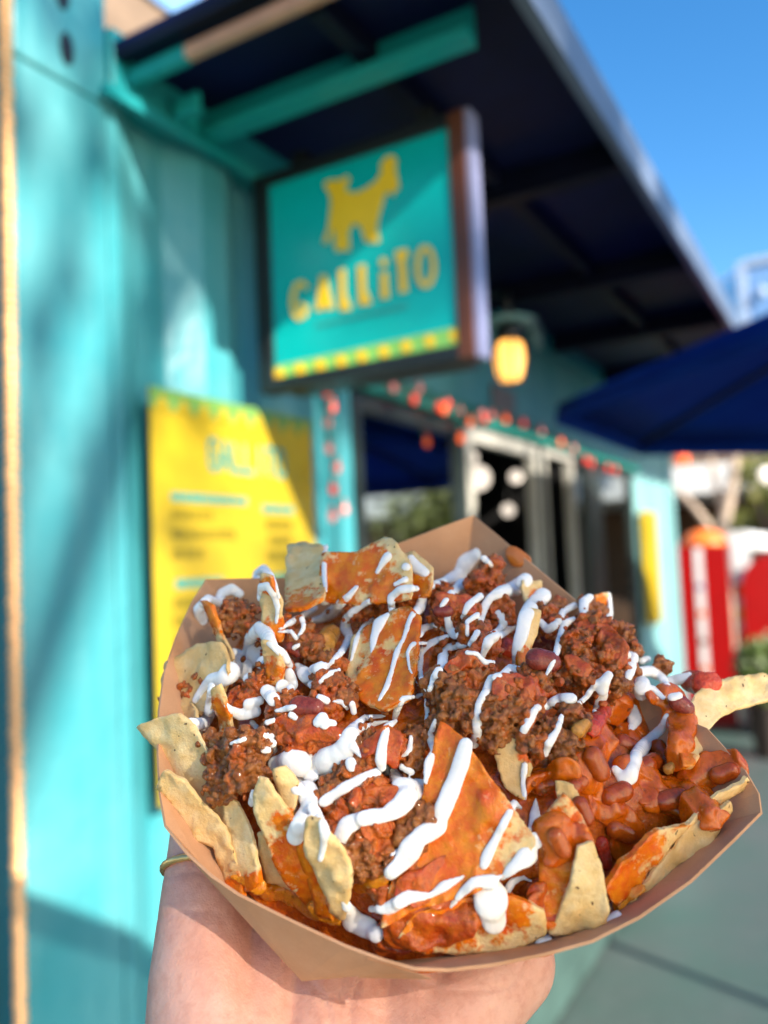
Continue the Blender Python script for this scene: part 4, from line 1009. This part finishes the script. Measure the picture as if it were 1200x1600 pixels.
# ---- poured and soft pieces: chains of ellipsoids fused by a voxel remesh, resting on what lies below
def cast(x, y):
    d = ray(x, y).normalized(); h = BVH[0].ray_cast(CAM, d, 1.0)
    if h[0] is None: return None, None
    nn = h[1]; nn = -nn if nn.dot(d) > 0 else nn
    return h[0], nn
def avg(a, k):
    a = np.asarray(a, float); n = len(a); out = np.empty_like(a)
    for i in range(n): out[i] = a[max(0, i - k):i + k + 1].mean(0)
    return out
def chain_of(strokes, flat=.7, lift=.35, wscale=1.0, keep=.5, wvar=0.0):
    VV, FF = [], []; off = 0; iv, if_ = I2
    for st in strokes:
        st = [tuple(q) for q in st]
        if len(st) == 1: st = [st[0], (st[0][0] + 1.5, st[0][1] + .5, st[0][2])]
        S = catmull(st, False, 3.0); dep, nor = [], []
        for x, y, w_ in S:
            p, nn = cast(x, y)
            if p is None: p = tm(x, y, .006); nn = TN
            dep.append((p - CAM).dot(FW)); nor.append(list(nn * .55 + TN * .25 - FW * .35))
        dep = np.array(dep); sm = avg(avg(dep, 4), 4); dep = np.minimum(sm, dep * keep + sm * (1 - keep)); nor = avg(nor, 5)
        wn = vnoise(np.c_[S[:, :2], np.full(len(S), S[0, 0])], .055, 3) * wvar
        for (x, y, w_), z, nn, wk in zip(S, dep, nor, wn):
            w_ = w_ * (1 + wk)
            nn = Vector(nn).normalized(); r_ = .5 * w_ * wscale * z / FPX
            e1 = nn.orthogonal().normalized(); e2 = nn.cross(e1); c_ = CAM + ray(x, y) * z + nn * (r_ * flat * lift)
            B = np.array([list(e1 * r_), list(e2 * r_), list(nn * r_ * flat)])
            VV.append(iv @ B + np.array(c_)); FF.append(if_ + off); off += len(iv)
    return np.concatenate(VV), np.concatenate(FF)
def soft(name, strokes, m, parent=None, flat=.7, lift=.35, voxel=.0006, iters=6, wob=.0, wscale=1.08, add=True, keep=.5, low=0, wvar=0.0):
    V, F = chain_of(strokes, flat, lift, wscale, keep, wvar); P, Fq = fuse(V, F, voxel, iters)
    if low: P = P + np.c_[vnoise(P, 120, 11), vnoise(P, 120, 12), vnoise(P, 120, 13)] * low * 1.6 + np.c_[vnoise(P, 260, 14), vnoise(P, 260, 15), vnoise(P, 260, 16)] * low * .7
    if wob: P = P + np.outer(vnoise(P, 230, 5) * wob + vnoise(P, 600, 6) * wob * .45, np.array(TN))
    o = link(name, P, Fq, m, parent, True)
    if add: acc(P, Fq)
    return o

def piece(name, label, cat, strokes, m, **kw):
    o = soft(name, strokes, m, None, **kw); return tag(o, label, cat)
for lab, st in (('folded lump of chili gravy upright at right, beside the long pale chip', [[(1012,1082,20),(1045,1092,34),(1066,1128,42),(1062,1172,40),(1045,1200,34)]]),
                ('rounded chili lump under the teardrop of crema', [[(955,1100,50),(975,1130,66),(990,1165,56)]]),
                ('tall smooth chili lump left of the hooked crema streak', [[(930,1160,56),(915,1212,60),(925,1262,42)]]),
                ('chili lump right below the hooked crema streak', [[(985,1215,52),(1018,1222,52),(1010,1250,36)]]),
                ('large orange-brown folded chili piece over the right hand chips', [[(1000,1248,22),(1045,1240,66),(1090,1258,64),(1112,1275,46)]]),
                ('reddish brown chili piece topmost at the far right rim', [[(1072,1222,40),(1112,1204,46),(1150,1196,38)]]),
                ('glossy brown chili lump low between the right hand chips', [[(955,1270,48),(985,1295,46),(968,1320,34)]]),
                ('brown folded chili skin on the spotted chip right of centre', [[(826,1226,26),(848,1218,36),(880,1206,38)]]),
                ('chili skin draped over the orange glazed chip', [[(858,1290,46),(872,1330,46),(905,1310,34)]])):
    piece('chili_lump', lab, 'chili lump', st, 'chili_lump', flat=.55, lift=.15, wob=.0003, iters=6, wscale=1.2, low=.0016)
rebuild()
for lab, st in (('gravy coated bean just left of the hooked crema streak', [[(926,1182,32),(938,1206,32)]]), ('gravy coated bean under the lower end of the hooked crema streak', [[(952,1246,30),(974,1236,32)]]),
                ('gravy coated bean crossed by the middle of the hooked crema streak', [[(1004,1200,28),(1022,1190,28)]]), ('gravy coated bean above the red tomato slice', [[(906,1256,26),(916,1278,26)]]),
                ('gravy coated bean below the teardrop of crema', [[(972,1160,28),(990,1172,30)]]), ('gravy coated bean lowest in the hollow between the right hand chips', [[(960,1296,28),(982,1306,26)]]),
                ('gravy coated bean left of the small onion bit at far right', [[(1028,1168,26),(1040,1190,26)]]), ('gravy coated bean at the upper tip of the pale rough edged chip', [[(892,1232,24),(908,1222,24)]]),
                ('gravy coated bean on the brown folded skin right of the spotted chip', [[(846,1232,24),(866,1226,24)]]), ('gravy coated bean on the left of the large folded chili piece', [[(1036,1252,30),(1062,1246,32)]]),
                ('gravy coated bean on the topmost piece at the far right rim', [[(1122,1212,28),(1142,1204,28)]]), ('gravy coated bean on the orange glazed chip', [[(868,1306,28),(880,1328,28)]])):
    tag(piece('bean', lab, 'bean', st, 'bean_gravy', flat=.75, lift=.12, iters=7, wob=.0002), group='gravy coated beans')
for lab, st, m_ in (('red tomato chunk on the long pale chip at right', [[(1078,1066,36),(1100,1072,42),(1112,1066,30)]], 'tomato'),
                    ('red pepper piece in the chili right of the centre', [[(925,1138,30),(945,1112,22)]], 'tomato'),
                    ('bright red tomato bit under crema strokes at upper centre', [[(790,1012,30),(800,1022,22)]], 'tomato'),
                    ('red tomato slice low beside the pale rough edged chip', [[(940,1318,24),(946,1348,22)]], 'tomato')):
    piece('tomato_piece', lab, 'tomato', st, m_, flat=.6, lift=.3, wob=.0006)
for lab, st in (('dark red bean between the crema streaks at right of centre', [[(838,1004,40),(862,1010,46)]]), ('second dark red bean just below the one between crema streaks', [[(838,1032,36),(858,1036,34)]]),
                ('dusky red bean among small crema drops left of centre', [[(468,1104,34),(492,1108,34)]]), ('small red bean under crema at the back centre', [[(686,956,20),(700,956,20)]]),
                ('brownish bean beside the folded chili at the far right chip', [[(1058,1098,28),(1072,1108,26)]]), ('dark bean tucked at the left below the crema peak', [[(455,1012,20),(466,1020,18)]])):
    piece('bean', lab, 'bean', st, 'bean', flat=.8, lift=.35, iters=8)
for lab, st in (('tan onion piece at the back left beside the orange chip', [[(500,1008,26),(518,990,28),(510,1018,22)]]), ('small onion piece right of the centre beef', [[(902,1142,24),(916,1130,16)]]),
                ('small onion bit between chili lumps at far right', [[(1044,1202,18),(1050,1196,14)]]), ('onion bit on the beef above the crema bend', [[(858,1060,16),(866,1066,14)]])):
    piece('onion_piece', lab, 'onion', st, 'onion', flat=.7, lift=.3, wob=.0006)
rebuild()
sal = thing('red_salsa', 'smears of red salsa over the beef and the front of the tray', 'salsa', TC)
for st in ([[(556,1246,36),(600,1236,42),(618,1248,26)]], [[(585,1288,36),(606,1315,26)]], [[(585,1170,24),(606,1158,32),(612,1185,20)]], [[(440,1128,30),(480,1140,40),(522,1152,24)]], [[(374,1096,26),(404,1084,20)]],
           [[(705,1040,22),(738,1038,30),(772,1046,18)]], [[(792,1076,40),(838,1080,34),(862,1086,20)]], [[(920,985,30),(956,1006,36),(975,1030,22)]], [[(896,1034,24),(910,1040,20)]], [[(696,938,22),(734,948,22)]],
           [[(640,1396,40),(690,1376,44),(716,1350,30)]], [[(606,1462,44),(660,1452,60),(720,1432,52),(760,1420,34)]], [[(826,1406,34),(846,1396,44),(842,1420,40)]], [[(560,1398,30),(590,1424,38),(566,1432,24)]], [[(660,1402,30),(690,1400,30)]]):
    soft('smear', st, 'salsa', sal, flat=.16, lift=-.1, voxel=.00045, wob=.0006, iters=2, wscale=1.25, low=.0016)
qs = thing('orange_queso', 'runny orange queso pooled along the lower left inside of the tray', 'queso', TC)
for st in ([[(362,1372,14),(400,1380,26),(440,1394,32),(480,1418,32),(524,1440,26)]], [[(560,1388,22),(590,1378,24),(606,1368,14)]], [[(700,1462,26),(650,1480,24)]], [[(1000,1392,18),(960,1418,20)]]):
    soft('pool', st, 'queso', qs, flat=.25, lift=-.3, wob=.0005, iters=4, low=.001)
o = piece('charred_bit', 'tiny black charred bit on the crema near the centre', 'charred bit', [[(601,1196,12),(603,1206,12)], [(596,1202,7)], [(608,1198,7)]], 'char', flat=.9, lift=.5, voxel=.0003, iters=1)
o = soft('paper_stain', [[(800,864,22),(808,872,28),(822,876,18)]], 'kraft_stain', tray, flat=.22, lift=0.6, voxel=.00035, iters=2)
rebuild()

# ---- crema
crema = thing('crema_drizzle', 'thick white crema drizzled in streaks and drops over the nachos', 'crema', TC)
CS = [
 [[(315,970,18),(311,952,20),(325,937,18),(340,942,16),(347,927,18),(362,920,20),(375,928,14)]],
 [[(401,910,14),(402,896,16),(412,889,16),(424,900,11),(431,915,8),(436,934,7)]], [[(407,934,14),(410,917,16),(420,916,16),(430,932,13),(435,952,10),(432,972,8)]],
 [[(388,1015,16),(393,997,24),(407,981,24),(420,995,24),(430,1012,14),(442,1022,14),(453,1040,12)], [(398,1020,30),(412,1036,24)], [(365,1020,14),(375,1032,30),(366,1047,36),(350,1060,30),(331,1062,20),(317,1077,16),(306,1094,12)], [(392,1034,28),(384,1046,26),(388,1060,18)]],
 [[(331,1073,16),(327,1095,14),(328,1115,18),(317,1132,24),(297,1130,16)], [(312,1142,20)]],
 [[(452,1050,14),(456,1070,20),(452,1082,10)], [(440,1072,24)]], [[(465,1042,16),(477,1055,22),(487,1070,16)]], [[(490,1047,18),(502,1044,24),(510,1042,16)]], [[(500,1066,8),(515,1053,12),(530,1047,9)]],
 [[(425,1082,20),(417,1080,22),(428,1094,22)], [(406,1095,18),(388,1100,18),(400,1112,20),(376,1117,18),(360,1110,14),(353,1101,9)]], [[(394,1129,11),(401,1136,11)]], [[(432,1111,9),(450,1107,13),(462,1104,8)]], [[(455,1117,14),(462,1122,12)]],
 [[(418,1129,11),(427,1126,10)]], [[(497,1129,18),(504,1122,20),(508,1132,18)], [(519,1130,14)]], [[(499,1090,13),(510,1095,14)]], [[(523,1097,9),(533,1096,10),(543,1108,8)]], [[(550,1100,13),(553,1112,12)]],
 [[(509,855,11),(507,877,10),(507,900,10),(509,924,8)]], [[(438,982,9),(460,970,11),(477,960,12),(492,950,9)]], [[(467,994,8),(475,980,11),(472,967,10)]],
 [[(485,970,11),(505,967,16),(518,957,18),(530,945,17),(545,932,13),(557,918,10)], [(506,941,12),(521,935,12)]], [[(436,987,8),(455,987,8),(463,998,8)]], [[(460,1012,10),(466,1008,9)]],
 [[(577,940,11),(557,952,13),(542,965,16),(540,982,17),(546,996,14),(537,1015,14),(520,1034,11)], [(514,1038,8)]],
 [[(588,965,11),(567,980,10),(557,1000,10),(549,1032,8)]], [[(540,952,0.1),(606,961,10),(593,975,20),(585,996,13),(581,1019,7)]],
 [[(660,935,16),(656,950,18),(641,967,10),(632,995,9),(620,1020,10),(612,1050,10),(604,1075,10),(593,1094,9)]],
 [[(606,870,16),(597,882,12),(590,894,9)]], [[(642,872,12),(650,886,18),(664,896,16)], [(634,886,14)]], [[(618,913,11),(634,906,13)]], [[(612,954,12),(612,934,16),(625,922,16),(642,920,14),(651,920,11)]],
 [[(746,866,22),(727,880,26),(718,900,26),(698,907,16),(674,916,13)], [(722,914,22),(705,928,15),(690,947,9)], [(756,873,13),(768,883,10)]], [[(750,932,13),(732,946,14),(722,966,8)]],
 [[(821,907,24),(805,920,26),(783,925,20),(765,935,15),(755,952,14),(750,977,10)], [(746,961,11),(730,972,11),(730,992,10)]],
 [[(700,967,14),(702,982,14),(710,992,15),(726,996,9)], [(696,985,10),(680,977,11),(662,982,14),(656,993,12)]], [[(667,1005,7),(645,1007,10),(637,1020,9),(640,1045,8),(650,1065,5),(665,1085,4)]],
 [[(698,995,11),(675,1005,16),(657,1020,16),(655,1045,13),(660,1067,10),(666,1080,6)]], [[(726,1007,11),(702,1012,15),(692,1025,18),(691,1040,16),(680,1057,14),(671,1078,11)]], [[(746,989,13),(735,1007,13)]],
 [[(777,992,13),(762,1001,14),(754,1022,10)], [(801,980,12),(782,992,14),(765,1002,14),(754,1024,11)]], [[(730,1020,9),(745,1022,10),(757,1035,10),(771,1035,8)]],
 [[(646,1089,9),(630,1092,12),(621,1108,12),(617,1122,9)]], [[(652,1088,10),(660,1085,9)]], [[(665,1094,8),(668,1112,10),(665,1128,7)]], [[(780,960,18),(787,975,14),(777,986,12),(764,991,8)]],
 [[(848,932,26),(832,947,26),(820,965,24),(815,990,22),(807,1015,16),(803,1040,10)]], [[(845,972,12),(856,984,14),(872,973,14),(880,956,13),(898,946,11)]], [[(912,961,15),(912,942,18),(921,934,14)]], [[(896,967,9),(882,975,14),(875,995,12),(869,1020,12),(861,1040,10),(854,1054,9)]],
 [[(951,929,8),(953,948,10),(952,964,13)]], [[(817,1047,10),(797,1046,16),(784,1057,14),(767,1060,14),(760,1080,14),(748,1100,14),(745,1125,15),(746,1145,14),(741,1162,17)]],
 [[(893,1092,18),(875,1091,18),(855,1102,16),(837,1107,16),(827,1125,16),(818,1142,13)]], [[(877,1119,9),(870,1142,13),(857,1160,17),(852,1179,12)]], [[(951,1055,16),(941,1070,22),(941,1088,17),(929,1112,11)], [(932,1066,10),(915,1090,12),(900,1103,11)]],
 [[(976,1022,14),(990,1027,16),(986,1042,19),(982,1058,14)]], [[(1003,1033,13),(1012,1030,12)]], [[(999,1050,18),(1017,1050,20),(1034,1060,16),(1043,1074,11)], [(1003,1069,24),(1001,1086,22)], [(1020,1076,12),(1035,1090,12)], [(1048,1066,18),(1062,1062,18),(1077,1055,12)], [(1050,1090,14),(1061,1087,13)]],
 [[(990,1106,13),(991,1124,23),(985,1142,9)]], [[(1042,1119,11),(1033,1140,15),(1010,1160,19),(993,1182,23),(984,1212,24),(975,1218,20),(961,1202,13)]],
 [[(361,1162,7),(382,1155,10)]], [[(410,1150,12),(424,1152,15),(428,1172,14)]], [[(413,1172,13),(419,1172,12)]],
 [[(430,1194,26),(455,1188,34),(480,1198,46),(510,1190,44),(538,1175,40),(546,1155,30),(553,1138,18),(570,1122,12),(600,1119,8)], [(548,1192,22),(550,1198,20)], [(552,1166,16),(564,1182,9)], [(562,1140,10),(585,1131,10),(606,1127,6)], [(470,1212,26),(490,1214,20)]],
 [[(463,1232,20),(480,1238,36),(486,1258,28),(472,1280,28),(465,1300,32),(462,1306,30)], [(504,1286,14),(508,1300,18),(505,1326,13),(501,1342,12)], [(488,1262,20),(500,1280,14)]], [[(396,1238,12),(394,1254,15)]],
 [[(618,1127,9),(605,1137,15),(598,1162,18),(595,1187,19),(597,1199,14)]], [[(589,1207,17),(560,1220,20),(535,1233,20),(506,1253,17)]],
 [[(614,1206,16),(625,1228,28),(643,1236,32),(625,1260,30),(600,1274,25),(570,1278,24),(543,1290,26),(531,1312,23)], [(628,1198,12),(643,1206,12)], [(660,1226,12),(660,1243,11)], [(650,1222,14),(668,1222,9)]],
 [[(642,1152,8),(640,1172,10),(630,1181,8)]], [[(680,1125,7),(672,1152,17),(677,1174,10),(670,1192,15),(665,1222,10)]],
 [[(728,1164,24),(720,1195,27),(710,1222,26),(698,1250,28),(687,1277,26),(686,1293,22),(657,1306,34),(642,1325,33),(627,1347,27),(610,1363,22)]], [[(813,1262,8),(803,1256,14),(792,1277,14),(775,1310,15),(760,1340,18),(756,1352,15)]],
 [[(820,1196,11),(817,1222,12),(820,1247,9)]], [[(837,1248,6),(835,1275,18),(827,1296,11)]], [[(834,1306,14),(838,1322,30),(820,1340,28),(800,1357,20),(785,1372,8)]],
 [[(724,1370,7),(695,1384,16),(672,1399,12),(637,1402,22),(607,1419,22),(580,1420,13)]], [[(704,1416,8),(721,1396,14),(742,1378,18),(768,1378,22)], [(765,1390,38),(766,1413,54),(771,1438,46)], [(788,1399,14),(800,1378,14),(817,1371,10),(833,1379,6)], [(775,1373,10),(800,1361,6)]],
 [[(539,1408,13),(552,1438,32),(578,1451,34),(588,1460,28)]], [[(846,1474,22),(854,1470,20)]], [[(964,1432,16),(948,1442,16)]], [[(612,1336,9),(620,1330,8)]],
]
for st in CS:
    st = [[q for q in s_ if q[2] > 1] for s_ in st]
    soft('streak', st, 'crema', crema, flat=.42, lift=.5, voxel=.00042, iters=6, wscale=1.04, add=False, wvar=.18, keep=.78)

# ================================================================ THE HAND
def hp(x, y, z): return CAM + ray(x, y) * z
def caps(chains):
    VV, FF = [], []; off = 0; iv, if_ = I3
    for ch in chains:
        for (p, r0), (q, r1) in zip(ch, ch[1:]):
            p, q = Vector(p), Vector(q); n = max(2, int((q - p).length / (.22 * min(r0, r1))) + 1)
            for k in range(n):
                t = k / (n - 1); r_ = r0 + (r1 - r0) * t
                VV.append(iv * r_ + np.array(p.lerp(q, t))); FF.append(if_ + off); off += len(iv)
    return np.concatenate(VV), np.concatenate(FF)
def tb(u_, v_, w_): return TC + TU * u_ + TV * v_ + TN * w_
hand_chains = [
 # thumb side: ball of the thumb, then the thumb lying along the outside of the left wall
 [(tb(-.060, -.135, -.072), .027), (tb(-.078, -.088, -.056), .0245), (tb(-.0855, -.056, -.047), .0185), (tb(-.0895, -.024, -.040), .0135), (tb(-.0905, -.002, -.036), .0122), (tb(-.0900, .012, -.033), .0118), (tb(-.0890, .026, -.030), .0095)],
 [(tb(-.074, -.080, -.056), .022), (tb(-.064, -.045, -.056), .0155), (tb(-.060, .000, -.054), .0115)],
 # heel of the hand and little-finger edge
 [(tb(-.034, -.130, -.074), .024), (tb(-.026, -.084, -.062), .0190), (tb(.0165, -.049, -.0585), .0178), (tb(.014, -.014, -.053), .0105)],
 # middle of the palm
 [(tb(-.046, -.128, -.070), .0245), (tb(-.046, -.088, -.0595), .0200), (tb(-.045, -.052, -.0580), .0165), (tb(-.045, -.01, -.0550), .012)],
 [(tb(-.050, -.130, -.075), .026), (tb(-.034, -.072, -.0605), .0185), (tb(-.036, .004, -.054), .0115)],
 [(tb(-.030, -.110, -.068), .021), (tb(-.014, -.060, -.0595), .0175), (tb(-.012, -.004, -.0535), .011)],
 [(tb(-.060, .000, -.054), .0115), (tb(-.012, -.004, -.0535), .011), (tb(.014, -.014, -.053), .0105)],
 # wrist and forearm, going down out of the picture
 [(tb(-.034, -.130, -.074), .024), (tb(-.040, -.185, -.095), .021), (tb(-.050, -.30, -.16), .030), (tb(-.060, -.42, -.24), .036)],
 [(tb(-.060, -.135, -.073), .025), (tb(-.062, -.185, -.095), .021), (tb(-.074, -.30, -.16), .030), (tb(-.090, -.42, -.24), .036)],
 # index, middle, ring, little finger under the tray
 [(tb(-.060, .000, -.054), .0112), (tb(-.062, .044, -.053), .0092), (tb(-.062, .068, -.050), .0083), (tb(-.061, .088, -.044), .0072)],
 [(tb(-.036, .004, -.054), .0112), (tb(-.036, .052, -.053), .0094), (tb(-.036, .080, -.050), .0084), (tb(-.035, .102, -.043), .0073)],
 [(tb(-.012, -.004, -.0535), .0108), (tb(-.009, .044, -.0525), .009), (tb(-.007, .070, -.050), .0081), (tb(-.006, .090, -.044), .007)],
 [(tb(.014, -.014, -.053), .010), (tb(.020, .022, -.052), .0080), (tb(.024, .042, -.049), .0072), (tb(.027, .058, -.044), .0062)],
]
HV, HF = caps(hand_chains); HP, HQ = fuse(HV, HF, .0012, 14)
HP = HP + np.outer(vnoise(HP, 60, 4) * .0006 + vnoise(HP, 160, 8) * .0002, np.array(TN))
def groove(P, line, depth, wid):
    L = catmull(line, False, 4.0); z = (P - np.array(CAM)) @ np.array(FW)
    X = 600 + FPX * ((P - np.array(CAM)) @ np.array(RT)) / z; Y = 800 - FPX * ((P - np.array(CAM)) @ np.array(UP)) / z
    near = (z < .33); d = np.full(len(P), 1e9)
    for q in L: d = np.minimum(d, np.hypot(X - q[0], Y - q[1]))
    return P + np.outer(np.where(near, np.exp(-(d / wid) ** 2) * depth, 0), np.array(FW))
for ln, dp, wd in (([(478,1528),(500,1552),(515,1590),(520,1640)], .0011, 5), ([(560,1535),(548,1575),(552,1630)], .0007, 4), ([(640,1530),(700,1550),(790,1545)], .0007, 4),
                   ([(250,1372),(300,1362),(340,1366)], .0006, 4), ([(236,1440),(290,1424),(350,1428)], .0005, 4), ([(330,1420),(380,1480),(420,1560)], .0004, 5), ([(520,1560),(600,1590),(660,1640)], .0005, 4), ([(820,1500),(800,1540),(770,1580)], .0005, 4)):
    HP = groove(HP, ln, dp, wd)
person = link('person', HP, HQ, 'skin', None, True)
tag(person, 'left hand, palm up, carrying the nacho tray, thin gold ring on the thumb', 'person')
rc = tb(-.0897, -.0205, -.0392); ax = (tb(-.0905, -.002, -.036) - tb(-.0895, -.024, -.040)).normalized()
e1 = ax.orthogonal().normalized(); e2 = ax.cross(e1); V = []; F = []; n1, n2 = 64, 10
for i in range(n1):
    t = 2 * pi * i / n1
    for j in range(n2):
        a = 2 * pi * j / n2; rr = .00105 * (1 + .16 * sin(26 * t + 2 * a))
        V.append(rc + (e1 * cos(t) + e2 * sin(t)) * (.0139 + rr * cos(a)) + ax * rr * 1.25 * sin(a))
F = [[i * n2 + j, i * n2 + (j + 1) % n2, ((i + 1) % n1) * n2 + (j + 1) % n2, ((i + 1) % n1) * n2 + j] for i in range(n1) for j in range(n2)]
link('ring', V, F, 'ring', person, True)
bpy.data.scenes.remove(TS)
